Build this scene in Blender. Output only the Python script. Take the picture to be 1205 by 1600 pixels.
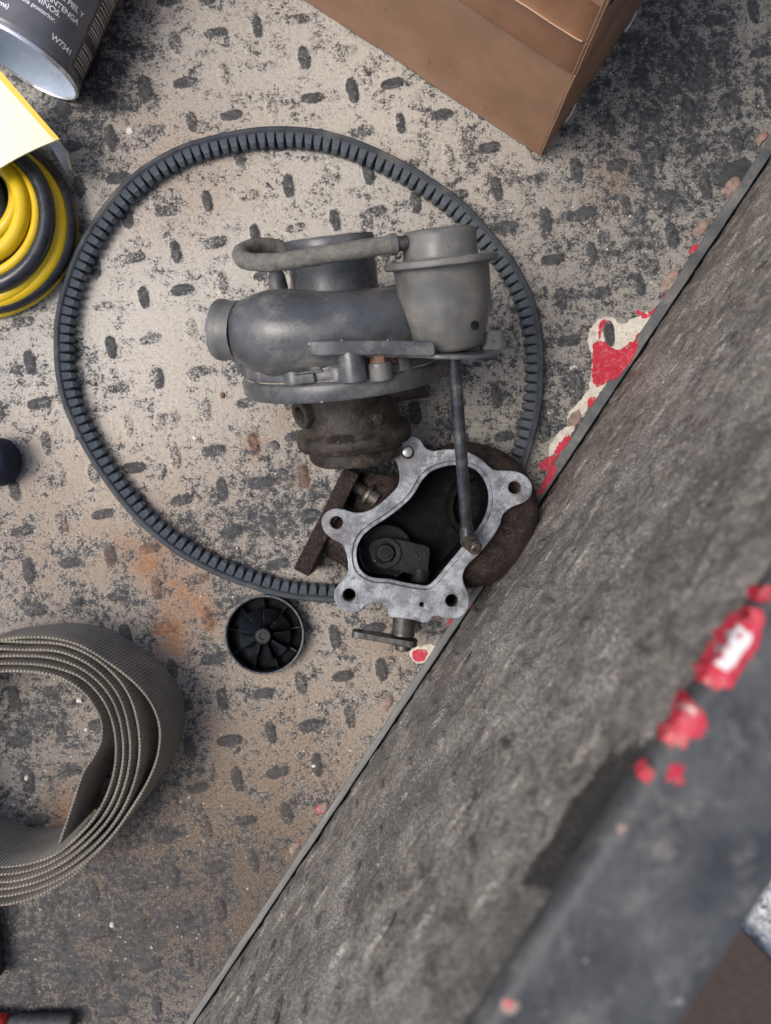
import bpy, bmesh, math, random
from mathutils import Vector, Matrix, noise as mnoise
R = math.radians
SC = bpy.context.scene
for o in list(bpy.data.objects): bpy.data.objects.remove(o)
MM = 0.001
random.seed(7)

# ------------------------------------------------------------------ camera, sky, sun, exposure
F, HC, CX, CY = 1066.0, 455.0, 602.5, 800.0        # focal length in photo pixels, camera height (mm), nadir
cam_d = bpy.data.cameras.new('camera'); cam = bpy.data.objects.new('camera', cam_d)
SC.collection.objects.link(cam); SC.camera = cam
cam.location = (0, 0, HC*MM); cam.rotation_euler = (0, 0, 0)
cam_d.sensor_fit = 'VERTICAL'; cam_d.sensor_height = 24.0; cam_d.lens = F/1600*24.0
cam_d.clip_start = 0.005; cam_d.clip_end = 200
cam_d.dof.use_dof = True; cam_d.dof.focus_distance = 0.385; cam_d.dof.aperture_fstop = 4.8
world = bpy.data.worlds.new('World'); SC.world = world; world.use_nodes = True
wn = world.node_tree; bg = wn.nodes['Background']
sky = wn.nodes.new('ShaderNodeTexSky'); sky.sky_type = 'NISHITA'; sky.sun_disc = False
sun_az, sun_el = R(-98), R(60)
sky.sun_elevation = sun_el; sky.sun_rotation = sun_az
sky.air_density = 1.0; sky.dust_density = 4.0; sky.ozone_density = 1.0
wn.links.new(sky.outputs[0], bg.inputs[0]); bg.inputs[1].default_value = 0.125
sun_d = bpy.data.lights.new('sun', 'SUN'); sun = bpy.data.objects.new('sun', sun_d); SC.collection.objects.link(sun)
sun_d.energy = 1.45; sun_d.angle = R(32); sun_d.color = (1.0, 0.96, 0.90)
sdir = Vector((math.sin(sun_az)*math.cos(sun_el), math.cos(sun_az)*math.cos(sun_el), math.sin(sun_el)))
sun.rotation_euler = sdir.to_track_quat('Z', 'Y').to_euler(); sun.location = sdir*3
SC.view_settings.view_transform = 'Standard'; SC.view_settings.look = 'None'
SC.view_settings.gamma = 1.0; SC.view_settings.exposure = 0.70; SC.view_settings.use_curve_mapping = False
SC.render.engine = 'CYCLES'
SC.cycles.use_denoising = True; SC.cycles.use_adaptive_sampling = True; SC.cycles.adaptive_threshold = 0.025; SC.cycles.max_bounces = 5; SC.cycles.diffuse_bounces = 2; SC.cycles.glossy_bounces = 2; SC.cycles.transparent_max_bounces = 6

# ------------------------------------------------------------------ helpers (all lengths in mm)
def sc(z): return F/(HC-z)
def W(px, py, z=0.0):
    k = (HC-z)/F
    return Vector(((px-CX)*k, -(py-CY)*k, z))
def smooth_loop(pts, sub=5, closed=True):
    """Catmull-Rom through points (any dimension)."""
    P = [Vector(p) for p in pts]; n = len(P); out = []
    for i in range(n if closed else n-1):
        if closed: a, b, c, d = P[(i-1) % n], P[i], P[(i+1) % n], P[(i+2) % n]
        else: a, b, c, d = P[max(i-1, 0)], P[i], P[i+1], P[min(i+2, n-1)]
        for k in range(sub):
            t = k/sub
            out.append(0.5*((2*b) + (c-a)*t + (2*a-5*b+4*c-d)*t*t + (3*b-a-3*c+d)*t**3))
    if not closed: out.append(P[-1].copy())
    return out
def frame(o, axis, xd=(1, 0, 0)):
    """Matrix with local Z = axis."""
    z = Vector(axis).normalized(); x = Vector(xd); x = (x - z*x.dot(z))
    if x.length < 1e-4: x = z.orthogonal()
    x.normalize(); y = z.cross(x)
    m = Matrix((x, y, z)).transposed().to_4x4(); m.translation = Vector(o); return m

class MB:
    def __init__(s): s.v = []; s.f = []; s.uv = {}
    def add(s, v, f):
        k = len(s.v); s.v += [Vector(p) for p in v]; s.f += [tuple(i+k for i in q) for q in f]; return k
    def lathe(s, prof, fr, n=48, cap0=True, cap1=True, wob=None):
        """prof [(r,h)] round local Z of fr"""
        v = []; f = []
        for (r, h) in prof:
            for i in range(n):
                a = 2*math.pi*i/n; rr = r if wob is None else r*wob(a, h)
                v.append(fr @ Vector((rr*math.cos(a), rr*math.sin(a), h)))
        m = len(prof)
        for j in range(m-1):
            for i in range(n):
                f.append((j*n+i, j*n+(i+1) % n, (j+1)*n+(i+1) % n, (j+1)*n+i))
        if cap0: f.append(tuple(range(n-1, -1, -1)))
        if cap1: f.append(tuple((m-1)*n+i for i in range(n)))
        s.add(v, f); return s
    def tube(s, pts, rad, n=14, closed=False, caps=True, flat=1.0):
        P = [Vector(p) for p in pts]; m = len(P); v = []; f = []
        up = None
        for i in range(m):
            if closed: t = P[(i+1) % m]-P[(i-1) % m]
            else: t = P[min(i+1, m-1)]-P[max(i-1, 0)]
            t.normalize()
            if up is None: up = t.orthogonal() if abs(t.z) > .9 else (Vector((0, 0, 1))-t*t.z)
            up = (up - t*up.dot(t)).normalized(); sd = t.cross(up)
            r = rad[i] if isinstance(rad, (list, tuple)) else (rad(i/(m-1)) if callable(rad) else rad)
            for k in range(n):
                a = 2*math.pi*k/n
                v.append(P[i] + sd*math.cos(a)*r + up*math.sin(a)*r*flat)
        for i in range(m if closed else m-1):
            for k in range(n):
                j = (i+1) % m
                f.append((i*n+k, i*n+(k+1) % n, j*n+(k+1) % n, j*n+k))
        if not closed and caps:
            f.append(tuple(range(n-1, -1, -1))); f.append(tuple((m-1)*n+k for k in range(n)))
        s.add(v, f); return s
    def box(s, fr, lo, hi):
        c = [(lo[0], hi[0]), (lo[1], hi[1]), (lo[2], hi[2])]
        v = [fr @ Vector((c[0][i], c[1][j], c[2][k])) for k in (0, 1) for j in (0, 1) for i in (0, 1)]
        f = [(0, 2, 3, 1), (4, 5, 7, 6), (0, 1, 5, 4), (2, 6, 7, 3), (0, 4, 6, 2), (1, 3, 7, 5)]
        s.add(v, f); return s
    def prism(s, loop, z0, z1, fr=Matrix()):
        n = len(loop)
        v = [fr @ Vector((p[0], p[1], z0)) for p in loop] + [fr @ Vector((p[0], p[1], z1)) for p in loop]
        f = [tuple(range(n-1, -1, -1)), tuple(range(n, 2*n))] + [(i, (i+1) % n, n+(i+1) % n, n+i) for i in range(n)]
        s.add(v, f); return s
    def build(s, name, mat, parent=None, smooth=40, bevel=0.0, seg=2, recalc=True, rough=None):
        me = bpy.data.meshes.new(name)
        off = Vector((0, 0, 0)) if parent is None else origin_of(parent)
        vs = s.v
        if rough:      # small irregularity of a casting
            amp, scl = rough
            vs = [p + mnoise.noise_vector(p*scl)*amp for p in vs]
        me.from_pydata([(p*MM-off)[:] for p in vs], [], s.f)
        return finish(me, name, mat, parent, smooth, bevel, seg, recalc)
def origin_of(o):
    v = Vector(o.location)
    while o.parent is not None:
        o = o.parent; v = v + Vector(o.location)
    return v
def finish(me, name, mat, parent, smooth, bevel, seg, recalc):
    if recalc:
        bm = bmesh.new(); bm.from_mesh(me); bmesh.ops.recalc_face_normals(bm, faces=bm.faces); bm.to_mesh(me); bm.free()
    if smooth:
        me.polygons.foreach_set('use_smooth', [True]*len(me.polygons)); me.set_sharp_from_angle(angle=R(smooth))
    if mat: me.materials.append(mat)
    ob = bpy.data.objects.new(name, me); SC.collection.objects.link(ob)
    if parent is not None: ob.parent = parent
    if bevel:
        b = ob.modifiers.new('bevel', 'BEVEL'); b.width = bevel*MM; b.segments = seg; b.limit_method = 'ANGLE'; b.angle_limit = R(35)
        b.harden_normals = False
    return ob
def flat(name, loops, z0, z1, bev, mat, parent, fr=Matrix(), smooth=30, res=2):
    """plate cut from closed 2-D loops (later loops are holes), with rounded rims"""
    cu = bpy.data.curves.new(name, 'CURVE'); cu.dimensions = '2D'; cu.fill_mode = 'BOTH'
    for lp in loops:
        sp = cu.splines.new('POLY'); sp.points.add(len(lp)-1); sp.use_cyclic_u = True
        for p, q in zip(sp.points, lp): p.co = (q[0], q[1], 0, 1)
    cu.extrude = max((z1-z0)/2-bev, 0.01); cu.bevel_depth = bev; cu.offset = -bev; cu.bevel_resolution = res
    ob = bpy.data.objects.new(name, cu); SC.collection.objects.link(ob)
    dg = bpy.context.evaluated_depsgraph_get(); dg.update()
    me = bpy.data.meshes.new_from_object(ob.evaluated_get(dg)); bpy.data.objects.remove(ob)
    off = Vector((0, 0, 0)) if parent is None else origin_of(parent)
    mz = (z0+z1)/2
    for v in me.vertices: v.co = (fr @ Vector((v.co.x, v.co.y, v.co.z+mz)))*MM - off
    me.name = name; me.materials.clear()
    return finish(me, name, mat, parent, smooth, 0, 1, True)
def thing(name, label, cat, loc=(0, 0, 0), group=None):
    o = bpy.data.objects.new(name, None); SC.collection.objects.link(o); o.empty_display_size = 0.02
    o.location = Vector(loc)*MM; o['label'] = label; o['category'] = cat
    if group: o['group'] = group
    return o
def tag(o, label, cat, group=None):
    o['label'] = label; o['category'] = cat
    if group: o['group'] = group
    return o
def circle(cx, cy, r, n=28): return [(cx+r*math.cos(2*math.pi*i/n), cy+r*math.sin(2*math.pi*i/n)) for i in range(n)]

TD = Vector((.5540, .8325, 0)); ND = Vector((.8325, -.5540, 0))      # along the bed wall / away from it
# ------------------------------------------------------------------ materials
class G:
    def __init__(s, name, coord='object'):
        s.m = bpy.data.materials.new(name); s.m.use_nodes = True; s.t = s.m.node_tree
        s.b = s.t.nodes['Principled BSDF']
        if coord == 'world': src = s.t.nodes.new('ShaderNodeNewGeometry').outputs['Position']
        elif coord == 'uv': src = s.t.nodes.new('ShaderNodeTexCoord').outputs['UV']
        else: src = s.t.nodes.new('ShaderNodeTexCoord').outputs['Object']
        s.p = s.vm('SCALE', src, scale=1000.0) if coord != 'uv' else src
    def set(s, inp, val):
        if isinstance(val, bpy.types.NodeSocket): s.t.links.new(val, inp)
        elif inp.type == 'RGBA' and not isinstance(val, (int, float)): inp.default_value = (*val[:3], 1)
        else: inp.default_value = val
    def math(s, op, a, b=0.0, c=None, clamp=False):
        n = s.t.nodes.new('ShaderNodeMath'); n.operation = op; n.use_clamp = clamp
        s.set(n.inputs[0], a); s.set(n.inputs[1], b)
        if c is not None: s.set(n.inputs[2], c)
        return n.outputs[0]
    def vm(s, op, a, b=None, scale=None):
        n = s.t.nodes.new('ShaderNodeVectorMath'); n.operation = op; s.set(n.inputs[0], a)
        if b is not None: s.set(n.inputs[1], b)
        if scale is not None: s.set(n.inputs['Scale'], scale)
        return n.outputs['Value'] if op in ('DISTANCE', 'LENGTH', 'DOT_PRODUCT') else n.outputs[0]
    def noise(s, scale, detail=4, rough=.55, vec=None, dist=0.0, out='Fac'):
        n = s.t.nodes.new('ShaderNodeTexNoise'); s.t.links.new(s.p if vec is None else vec, n.inputs['Vector'])
        n.inputs['Scale'].default_value = scale; n.inputs['Detail'].default_value = detail
        n.inputs['Roughness'].default_value = rough; n.inputs['Distortion'].default_value = dist
        return n.outputs[out]
    def vor(s, scale, vec=None, feature='F1', out='Distance', rnd=1.0):
        n = s.t.nodes.new('ShaderNodeTexVoronoi'); n.feature = feature
        s.t.links.new(s.p if vec is None else vec, n.inputs['Vector']); n.inputs['Scale'].default_value = scale
        n.inputs['Randomness'].default_value = rnd
        return n.outputs[out]
    def wave(s, scale, vec=None, axis='X', dist=0.0, profile='SIN'):
        n = s.t.nodes.new('ShaderNodeTexWave'); n.bands_direction = axis; n.wave_profile = profile
        s.t.links.new(s.p if vec is None else vec, n.inputs['Vector']); n.inputs['Scale'].default_value = scale
        n.inputs['Distortion'].default_value = dist; return n.outputs['Fac']
    def map(s, val, a, b, c=0.0, d=1.0, smooth=True):
        n = s.t.nodes.new('ShaderNodeMapRange'); n.interpolation_type = 'SMOOTHSTEP' if smooth else 'LINEAR'
        s.set(n.inputs[0], val)
        for i, q in enumerate((a, b, c, d)): s.set(n.inputs[1+i], q)
        return n.outputs[0]
    def mix(s, fac, a, b, mode='MIX'):
        n = s.t.nodes.new('ShaderNodeMix'); n.data_type = 'RGBA'; n.blend_type = mode
        s.set(n.inputs[0], fac); s.set(n.inputs[6], a); s.set(n.inputs[7], b); return n.outputs[2]
    def sep(s, vec):
        n = s.t.nodes.new('ShaderNodeSeparateXYZ'); s.t.links.new(vec, n.inputs[0]); return n.outputs
    def stretch(s, vec, v):
        return s.vm('MULTIPLY', vec, v)
    def normal_z(s):
        return s.sep(s.t.nodes.new('ShaderNodeNewGeometry').outputs['Normal'])[2]
    def bump(s, h, dist=1.0, strength=1.0, prev=None):
        n = s.t.nodes.new('ShaderNodeBump'); n.inputs['Strength'].default_value = strength
        n.inputs['Distance'].default_value = dist*MM; s.set(n.inputs['Height'], h)
        if prev is not None: s.t.links.new(prev, n.inputs['Normal'])
        return n.outputs[0]
    def done(s, col, rough=.5, metal=0.0, bump=None, spec=.5, **kw):
        s.set(s.b.inputs['Base Color'], col); s.set(s.b.inputs['Roughness'], rough); s.set(s.b.inputs['Metallic'], metal)
        s.set(s.b.inputs['Specular IOR Level'], spec)
        if bump is not None: s.t.links.new(bump, s.b.inputs['Normal'])
        for k, v in kw.items(): s.set(s.b.inputs[k.replace('_', ' ')], v)
        return s.m
    def blobs(s, vec, lst):
        """sum of soft spots [(px,py,r_px,weight)] lying on the floor"""
        acc = None
        for (x, y, r, w) in lst:
            c = W(x, y, 0)
            d = s.vm('DISTANCE', vec, (c.x, c.y, 0))
            q = s.map(d, 0.0, r/sc(0), w, 0.0)
            acc = q if acc is None else s.math('ADD', acc, q)
        return acc

DIRT = {
  'cover': [  
        (300, 440, 330, .20), (250, 640, 230, .14), (80, 740, 200, .16), (560, 170, 330, .20), (330, 90, 200, .12),
        (150, 70, 150, -.20), (110, 190, 110, -.16), (1080, 120, 320, -.20), (640, 60, 160, -.10), (200, 150, 150, -.10), (420, 560, 120, -.08), (150, 560, 110, -.07), (700, 560, 120, -.10), (1000, 420, 260, -.08), (880, 620, 170, -.10),
        (430, 790, 150, -.26), (560, 800, 90, -.2), (60, 1130, 150, -.14), (150, 1480, 330, -.26), (60, 1560, 200, -.2),
        (560, 1090, 170, .16), (420, 1210, 220, .08), (180, 920, 130, -.04), (720, 400, 160, -.04), (230, 1380, 130, -.16), (430, 1480, 200, .0)],
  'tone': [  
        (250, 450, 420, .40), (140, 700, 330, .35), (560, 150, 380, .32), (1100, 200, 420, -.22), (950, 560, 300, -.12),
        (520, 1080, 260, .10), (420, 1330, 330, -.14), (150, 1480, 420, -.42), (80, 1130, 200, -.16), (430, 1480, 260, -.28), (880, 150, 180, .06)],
  'brown': [
        (400, 1270, 420, .85), (700, 1000, 300, .3), (330, 860, 260, .35), (900, 350, 250, .15), (240, 250, 220, .35), (360, 270, 170, .22), (90, 830, 300, .6), (330, 640, 200, .2), (470, 1480, 220, .45), (140, 60, 120, .2),
        (960, 280, 75, .5), (660, 300, 40, .3), (100, 1290, 120, .5), (480, 640, 120, .28), (150, 1520, 330, .6), (60, 1120, 150, .3)],
  'rust': [
        (262, 895, 70, .5), (310, 925, 60, .42), (222, 862, 60, .42), (190, 840, 40, .3), (258, 968, 52, .62), (240, 1000, 50, .4), (392, 684, 40, .55),
        (110, 1270, 60, .35), (440, 640, 30, .22), (620, 1010, 40, .22), (560, 1000, 40, .2), (335, 945, 40, .3), (470, 745, 40, .25)],
}
def dirt_at(x, y):
    """(cover, tone, brown, rust) of the dried mud at floor point x, y (mm): soft spots with wandering outlines"""
    w = mnoise.noise_vector(Vector((x*.018, y*.018, 0)))*14+mnoise.noise_vector(Vector((x*.05, y*.05, 3)))*5
    x += w.x; y += w.y; out = []
    for k in ('cover', 'tone', 'brown', 'rust'):
        a = 0.0
        for (cx, cy, r, wt) in DIRT_MM[k]:
            d2 = (x-cx)**2+(y-cy)**2
            if d2 < r*r:
                q = 1-math.sqrt(d2)/r; a += wt*q*q*(3-2*q)
        out.append(a)
    return out
DIRT_MM = {k: [(*W(x, y, 0).to_2d(), r/sc(0), w) for (x, y, r, w) in l] for k, l in DIRT.items()}
def mat_floor(name, kind):
    g = G(name, 'world')
    xyz = g.sep(g.p); z = xyz[2]
    cmb = g.t.nodes.new('ShaderNodeCombineXYZ'); g.t.links.new(xyz[0], cmb.inputs[0]); g.t.links.new(xyz[1], cmb.inputs[1])
    flatp = cmb.outputs[0]
    at = g.t.nodes.new('ShaderNodeAttribute'); at.attribute_name = 'dirt'; at.attribute_type = kind
    spc = g.t.nodes.new('ShaderNodeSeparateColor'); g.t.links.new(at.outputs['Color'], spc.inputs[0])
    cover, tone, brown, rust = spc.outputs[0], spc.outputs[1], spc.outputs[2], at.outputs['Alpha']
    n1 = g.noise(.06, 4, .62, vec=flatp); n2 = g.noise(.24, 4, .68, vec=flatp); n3 = g.noise(.75, 4, .68, vec=flatp); n0 = g.noise(.013, 3, .5, vec=flatp)
    n4 = g.noise(.4, 3, .75, vec=flatp)
    c = g.math('ADD', cover, .58)
    c = g.math('ADD', c, g.math('MULTIPLY', g.math('SUBTRACT', n0, .5), .5))
    c = g.math('ADD', c, g.math('MULTIPLY', g.math('SUBTRACT', n1, .5), 1.75))
    c = g.math('ADD', c, g.math('MULTIPLY', g.math('SUBTRACT', n2, .5), 1.1))
    c = g.math('ADD', c, g.math('MULTIPLY', g.math('SUBTRACT', n3, .5), 2.0))
    oi = g.t.nodes.new('ShaderNodeObjectInfo'); rand = g.map(oi.outputs['Random'], 0, 1, .22, 1.0, smooth=False)
    worn = g.map(z, -.02, .75, 0.0, .95)
    c = g.math('SUBTRACT', c, g.math('MULTIPLY', worn, g.math('MULTIPLY', g.map(n1, .34, .60, .15, 1.2), rand)))
    cov = g.map(c, .30, .68)
    # clay colour
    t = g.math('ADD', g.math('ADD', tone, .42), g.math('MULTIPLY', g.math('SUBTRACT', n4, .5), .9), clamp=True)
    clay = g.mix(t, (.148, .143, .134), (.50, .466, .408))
    bfac = g.math('MULTIPLY', brown, g.map(n1, .3, .62, .55, 1.3), clamp=True)
    clay = g.mix(bfac, clay, g.mix(t, (.098, .072, .052), (.36, .26, .18)))
    clay = g.mix(g.map(n3, .35, .75, 0, .38), clay, g.mix(.5, clay, (.62, .57, .51)))
    white = g.map(n4, .70, .76)
    clay = g.mix(g.math('MULTIPLY', white, .75), clay, (.68, .64, .58))
    plate = g.mix(g.map(n2, .35, .65), (.026, .029, .034), (.072, .075, .077))
    plate = g.mix(g.math('MULTIPLY', bfac, .55), plate, (.060, .045, .036))
    plate = g.mix(g.map(n4, .56, .68, 0, .5), plate, (.30, .28, .25))
    col = g.mix(cov, plate, clay)
    rf = g.math('MULTIPLY', rust, g.map(g.math('ADD', n1, g.math('MULTIPLY', n2, .6)), .55, 1.0, 0, 1.6), clamp=True)
    col = g.mix(rf, col, g.mix(n4, (.15, .058, .022), (.42, .22, .11)))
    h = g.math('ADD', g.math('MULTIPLY', n2, 1.0), g.math('MULTIPLY', n3, .6))
    bp = g.bump(h, 1.5, 1.0)
    return g.done(col, g.map(cov, 0, 1, .52, .92), bump=bp, spec=.4)

def mat_simple(name, c1, c2, scale=.2, rough=.5, bump=0.0, bscale=1.0, metal=0.0, spec=.5, dust=None, dust_amt=.4, dust_scale=.08, spots=None, rvar=.12):
    """mottled colour + grain + optional dust and spots"""
    g = G(name)
    n = g.noise(scale, 6, .62); f = g.noise(bscale, 3, .6)
    col = g.mix(g.map(n, .32, .68), c1, c2)
    rg = g.map(n, .3, .7, rough-rvar, rough+rvar)
    if dust:
        d = g.math('ADD', g.noise(dust_scale, 6, .68), g.math('MULTIPLY', g.math('SUBTRACT', f, .5), .35))
        dm = g.map(d, .56-dust_amt*.3, .88-dust_amt*.3)
        col = g.mix(g.math('MULTIPLY', dm, .8), col, dust); rg = g.mix(dm, rg, (.9, .9, .9))
    if spots:
        scol, sscale, th = spots
        sm = g.map(g.noise(sscale, 3, .55), th-.02, th+.06, 0, .85); col = g.mix(sm, col, scol)
    bp = None
    if bump: bp = g.bump(g.math('ADD', f, g.math('MULTIPLY', n, .5)), bump, .8)
    return g.done(col, rg, metal, bp, spec)

M = {}
M['floor'] = mat_floor('dirty_tread_plate', 'GEOMETRY'); M['bar'] = mat_floor('worn_tread_bar', 'OBJECT')
M['grey_paint'] = mat_simple('blue_grey_cast_paint', (.044, .047, .051), (.073, .077, .082), .06, .29, .14, 1.3, rvar=.07, spec=.5, dust=(.20, .188, .17), dust_amt=.30, dust_scale=.05, spots=((.15, .10, .07), .10, .74))
M['can_paint'] = mat_simple('olive_grey_can_paint', (.080, .080, .076), (.115, .113, .106), .07, .44, .12, .8, dust=(.20, .18, .155), dust_amt=.12, dust_scale=.07, spots=((.07, .07, .068), .16, .70))
M['rod'] = mat_simple('dark_steel_rod', (.020, .025, .029), (.042, .048, .054), .12, .26, .06, 1.0, rvar=.06, metal=.25, dust=(.2, .18, .16), dust_amt=.05)
M['cast_brown'] = mat_simple('oily_brown_casting', (.014, .012, .011), (.045, .038, .032), .10, .46, .6, .7, spec=.22, dust=(.11, .09, .07), dust_amt=.22, dust_scale=.09, spots=((.13, .07, .04), .2, .68))
M['rust_cast'] = mat_simple('rusty_turbine_casting', (.014, .0115, .011), (.046, .031, .027), .22, .6, 1.6, 1.3, dust=(.17, .145, .13), dust_amt=.08, dust_scale=.5, spots=((.19, .17, .155), .9, .66), spec=.12)
M['soot'] = mat_simple('sooty_bore', (.003, .003, .0035), (.009, .009, .009), .2, .55, .5, .8, dust=(.06, .056, .05), dust_amt=-.05, dust_scale=.16, spec=.04)
M['soot_part'] = mat_simple('sooty_flap_arm', (.008, .0085, .009), (.018, .019, .02), .2, .42, .3, .8, spots=((.45, .44, .42), .17, .70), spec=.10)
M['hose'] = mat_simple('perished_rubber_hose', (.088, .083, .073), (.150, .142, .125), .35, .78, .5, 1.0, spec=.3, dust=(.21, .195, .17), dust_amt=.3, dust_scale=.15)
M['rust_bolt'] = mat_simple('rusted_bolt', (.11, .06, .035), (.24, .145, .095), .4, .75, .3, 1.2)
M['dark_metal'] = mat_simple('oily_dark_metal', (.035, .034, .034), (.09, .085, .08), .3, .4, .2, 1.0, metal=.5, dust=(.16, .13, .1), dust_amt=.15)
M['stud'] = mat_simple('brown_steel_thread', (.05, .042, .036), (.13, .112, .095), .4, .42, .15, 1.0, metal=.6)
M['bright'] = mat_simple('bare_bright_metal', (.62, .63, .64), (.75, .76, .77), .5, .3, .05, 1.0, metal=.7)
M['dark_bore'] = mat_simple('bolt_hole_bore', (.03, .022, .018), (.085, .055, .042), .5, .7, .3, 1.0)

def mat_flange():
    g = G('machined_flange_steel')
    n = g.noise(.09, 6, .62); f = g.noise(1.2, 4, .7); k = g.noise(.35, 5, .7)
    col = g.mix(g.map(n, .33, .66), (.070, .080, .096), (.29, .312, .338))
    col = g.mix(g.map(k, .5, .72, 0, .7), col, (.42, .44, .46))
    col = g.mix(g.map(g.noise(.05, 4, .6), .48, .62, 0, .75), col, (.105, .098, .105))
    col = g.mix(g.map(g.noise(.16, 5, .7), .56, .68, 0, .8), col, (.060, .055, .056))
    col = g.mix(g.map(f, .56, .68, 0, .8), col, (.075, .068, .072))
    col = g.mix(g.map(g.noise(.5, 3, .6), .60, .70, 0, .7), col, (.13, .085, .07))
    return g.done(col, g.map(k, .3, .7, .34, .6), .3, g.bump(g.math('ADD', f, k), .3, .8))
M['flange'] = mat_flange()

def mat_rubber(name='belt_rubber', k=1.0):
    g = G(name)
    n = g.noise(.12, 5, .6); f = g.noise(1.4, 3, .6)
    col = g.mix(g.map(n, .3, .7), (.020*k, .025*k, .032*k), (.040*k, .047*k, .056*k))
    col = g.mix(g.map(g.noise(.035, 4, .6), .50, .66, 0, .55), col, (.12, .112, .10))
    col = g.mix(g.map(f, .62, .74, 0, .5), col, (.17, .16, .15))
    return g.done(col, .55, bump=g.bump(f, .25, .7), spec=.28)
M['belt'] = mat_rubber(); M['cog'] = mat_rubber('dusty_cog_rubber', 1.75)

def mat_wall():
    g = G('worn_bed_liner', 'world')
    n1 = g.noise(.035, 4, .6); n2 = g.noise(.16, 4, .66); n3 = g.noise(.7, 3, .72); n5 = g.noise(.011, 3, .55)
    col = g.mix(g.map(n2, .34, .66), (.096, .086, .075), (.27, .245, .214))
    col = g.mix(g.map(n1, .42, .68, 0, .55), col, (.31, .28, .242))
    col = g.mix(g.map(n5, .48, .64, 0, .60), col, (.085, .080, .075))
    sp = g.map(g.math('ADD', n3, g.math('MULTIPLY', n1, .45)), .78, .88); col = g.mix(g.math('MULTIPLY', sp, .85), col, (.50, .475, .44))
    col = g.mix(g.map(n3, .30, .46, .75, 0), col, (.028, .026, .024))
    col = g.mix(g.map(g.noise(.07, 3, .6), .66, .72, 0, .7), col, (.33, .25, .19))
    # shade of a slot under the rail, painted into the liner colour
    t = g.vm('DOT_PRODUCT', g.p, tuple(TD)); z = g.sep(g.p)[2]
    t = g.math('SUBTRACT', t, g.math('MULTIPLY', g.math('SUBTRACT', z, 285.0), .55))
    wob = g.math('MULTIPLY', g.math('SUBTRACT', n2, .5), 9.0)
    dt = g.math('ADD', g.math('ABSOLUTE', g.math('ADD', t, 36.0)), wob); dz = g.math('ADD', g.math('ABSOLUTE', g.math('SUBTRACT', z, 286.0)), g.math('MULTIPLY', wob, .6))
    slot_shade = g.math('MULTIPLY', g.map(dt, 19.0, 24.0, 1, 0), g.map(dz, 9.0, 12.0, 1, 0))
    col = g.mix(g.math('MULTIPLY', slot_shade, .93), col, (.012, .011, .010))
    h = g.math('ADD', g.math('MULTIPLY', n2, 1.2), g.math('MULTIPLY', n3, 1.0))
    return g.done(col, g.map(n3, .35, .65, .60, .30), bump=g.bump(h, 2.1, 1.0), spec=.55)
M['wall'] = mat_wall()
M['rail'] = mat_simple('dull_blue_black_rail_paint', (.036, .038, .041), (.070, .073, .076), .05, .5, .6, .4, spec=.25, dust=(.17, .155, .14), dust_amt=.26, dust_scale=.06, spots=((.24, .235, .225), .22, .70))
M['lip'] = mat_simple('grey_seam_lip', (.055, .060, .064), (.10, .104, .104), .05, .5, .15, .8, dust=(.24, .225, .195), dust_amt=.35, dust_scale=.03)
M['gap'] = mat_simple('black_gap', (.008, .008, .008), (.02, .019, .018), .2, .9, spec=.05)
M['red'] = mat_simple('red_truck_paint', (.36, .008, .026), (.46, .018, .045), .15, .45, .12, .9, dust=(.50, .36, .30), dust_amt=.22, dust_scale=.35, spots=((.10, .07, .06), .5, .66))
M['primer'] = mat_simple('cream_primer', (.46, .42, .36), (.62, .57, .49), .2, .8, .3, 1.0, dust=(.25, .225, .19), dust_amt=.35, dust_scale=.22)
M['pink_dirt'] = mat_simple('pinkish_paint_crumbs', (.15, .105, .085), (.31, .235, .20), .3, .85, .5, 1.0, spots=((.52, .05, .07), .3, .64))
M['black_scab'] = mat_simple('black_liner_scab', (.022, .023, .025), (.05, .05, .052), .2, .75, .4, 1.0)
M['cap'] = mat_simple('black_moulded_plastic', (.0035, .004, .005), (.006, .007, .009), .15, .22, .08, 1.0, spec=.2); M['cap_matt'] = mat_simple('matt_black_moulding', (.003, .0032, .0036), (.005, .0055, .006), .15, .5, .08, 1.0, spec=.05)
M['cap_rim'] = mat_simple('scuffed_plastic_rim', (.03, .032, .036), (.12, .125, .13), .5, .4, .15, 1.2)
M['yellow'] = mat_simple('yellow_cable_jacket', (.60, .40, .004), (.68, .46, .008), .05, .36, .03, .6, dust=(.4, .3, .12), dust_amt=.0)
M['black_cable'] = mat_simple('black_cable_jacket', (.012, .014, .018), (.024, .027, .032), .1, .32, .05, .6)
M['card'] = mat_simple('cream_printed_card', (.87, .78, .50), (.90, .84, .62), .02, .55, .05, .5)
M['card_edge'] = mat_simple('yellow_card_margin', (.80, .52, .06), (.84, .60, .12), .05, .55)
M['navy'] = mat_simple('navy_fabric_rubber', (.016, .019, .034), (.028, .032, .050), .2, .8, .25, .8, spec=.2)
M['tool_black'] = mat_simple('black_grip', (.018, .021, .022), (.045, .048, .048), .2, .6, .3, .9, dust=(.15, .14, .12), dust_amt=.12)
M['tool_red'] = mat_simple('red_grip', (.48, .015, .012), (.6, .03, .02), .1, .45)
M['board'] = None
M['can_label'] = mat_simple('charcoal_printed_label', (.085, .090, .102), (.115, .120, .134), .04, .34, .0, 1.0, spots=((.16, .16, .17), .4, .73))
M['tin'] = mat_simple('white_coated_tin', (.36, .43, .54), (.42, .49, .60), .05, .30, .04, .4, spots=((.33, .30, .27), .6, .74))
M['tin_rim'] = mat_simple('bare_tin_seam', (.70, .71, .72), (.82, .83, .84), .2, .22, .05, .8, metal=.75, spots=((.30, .20, .12), .16, .69))
M['ink'] = mat_simple('white_print', (.74, .75, .76), (.82, .82, .83), .6, .5)
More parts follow.
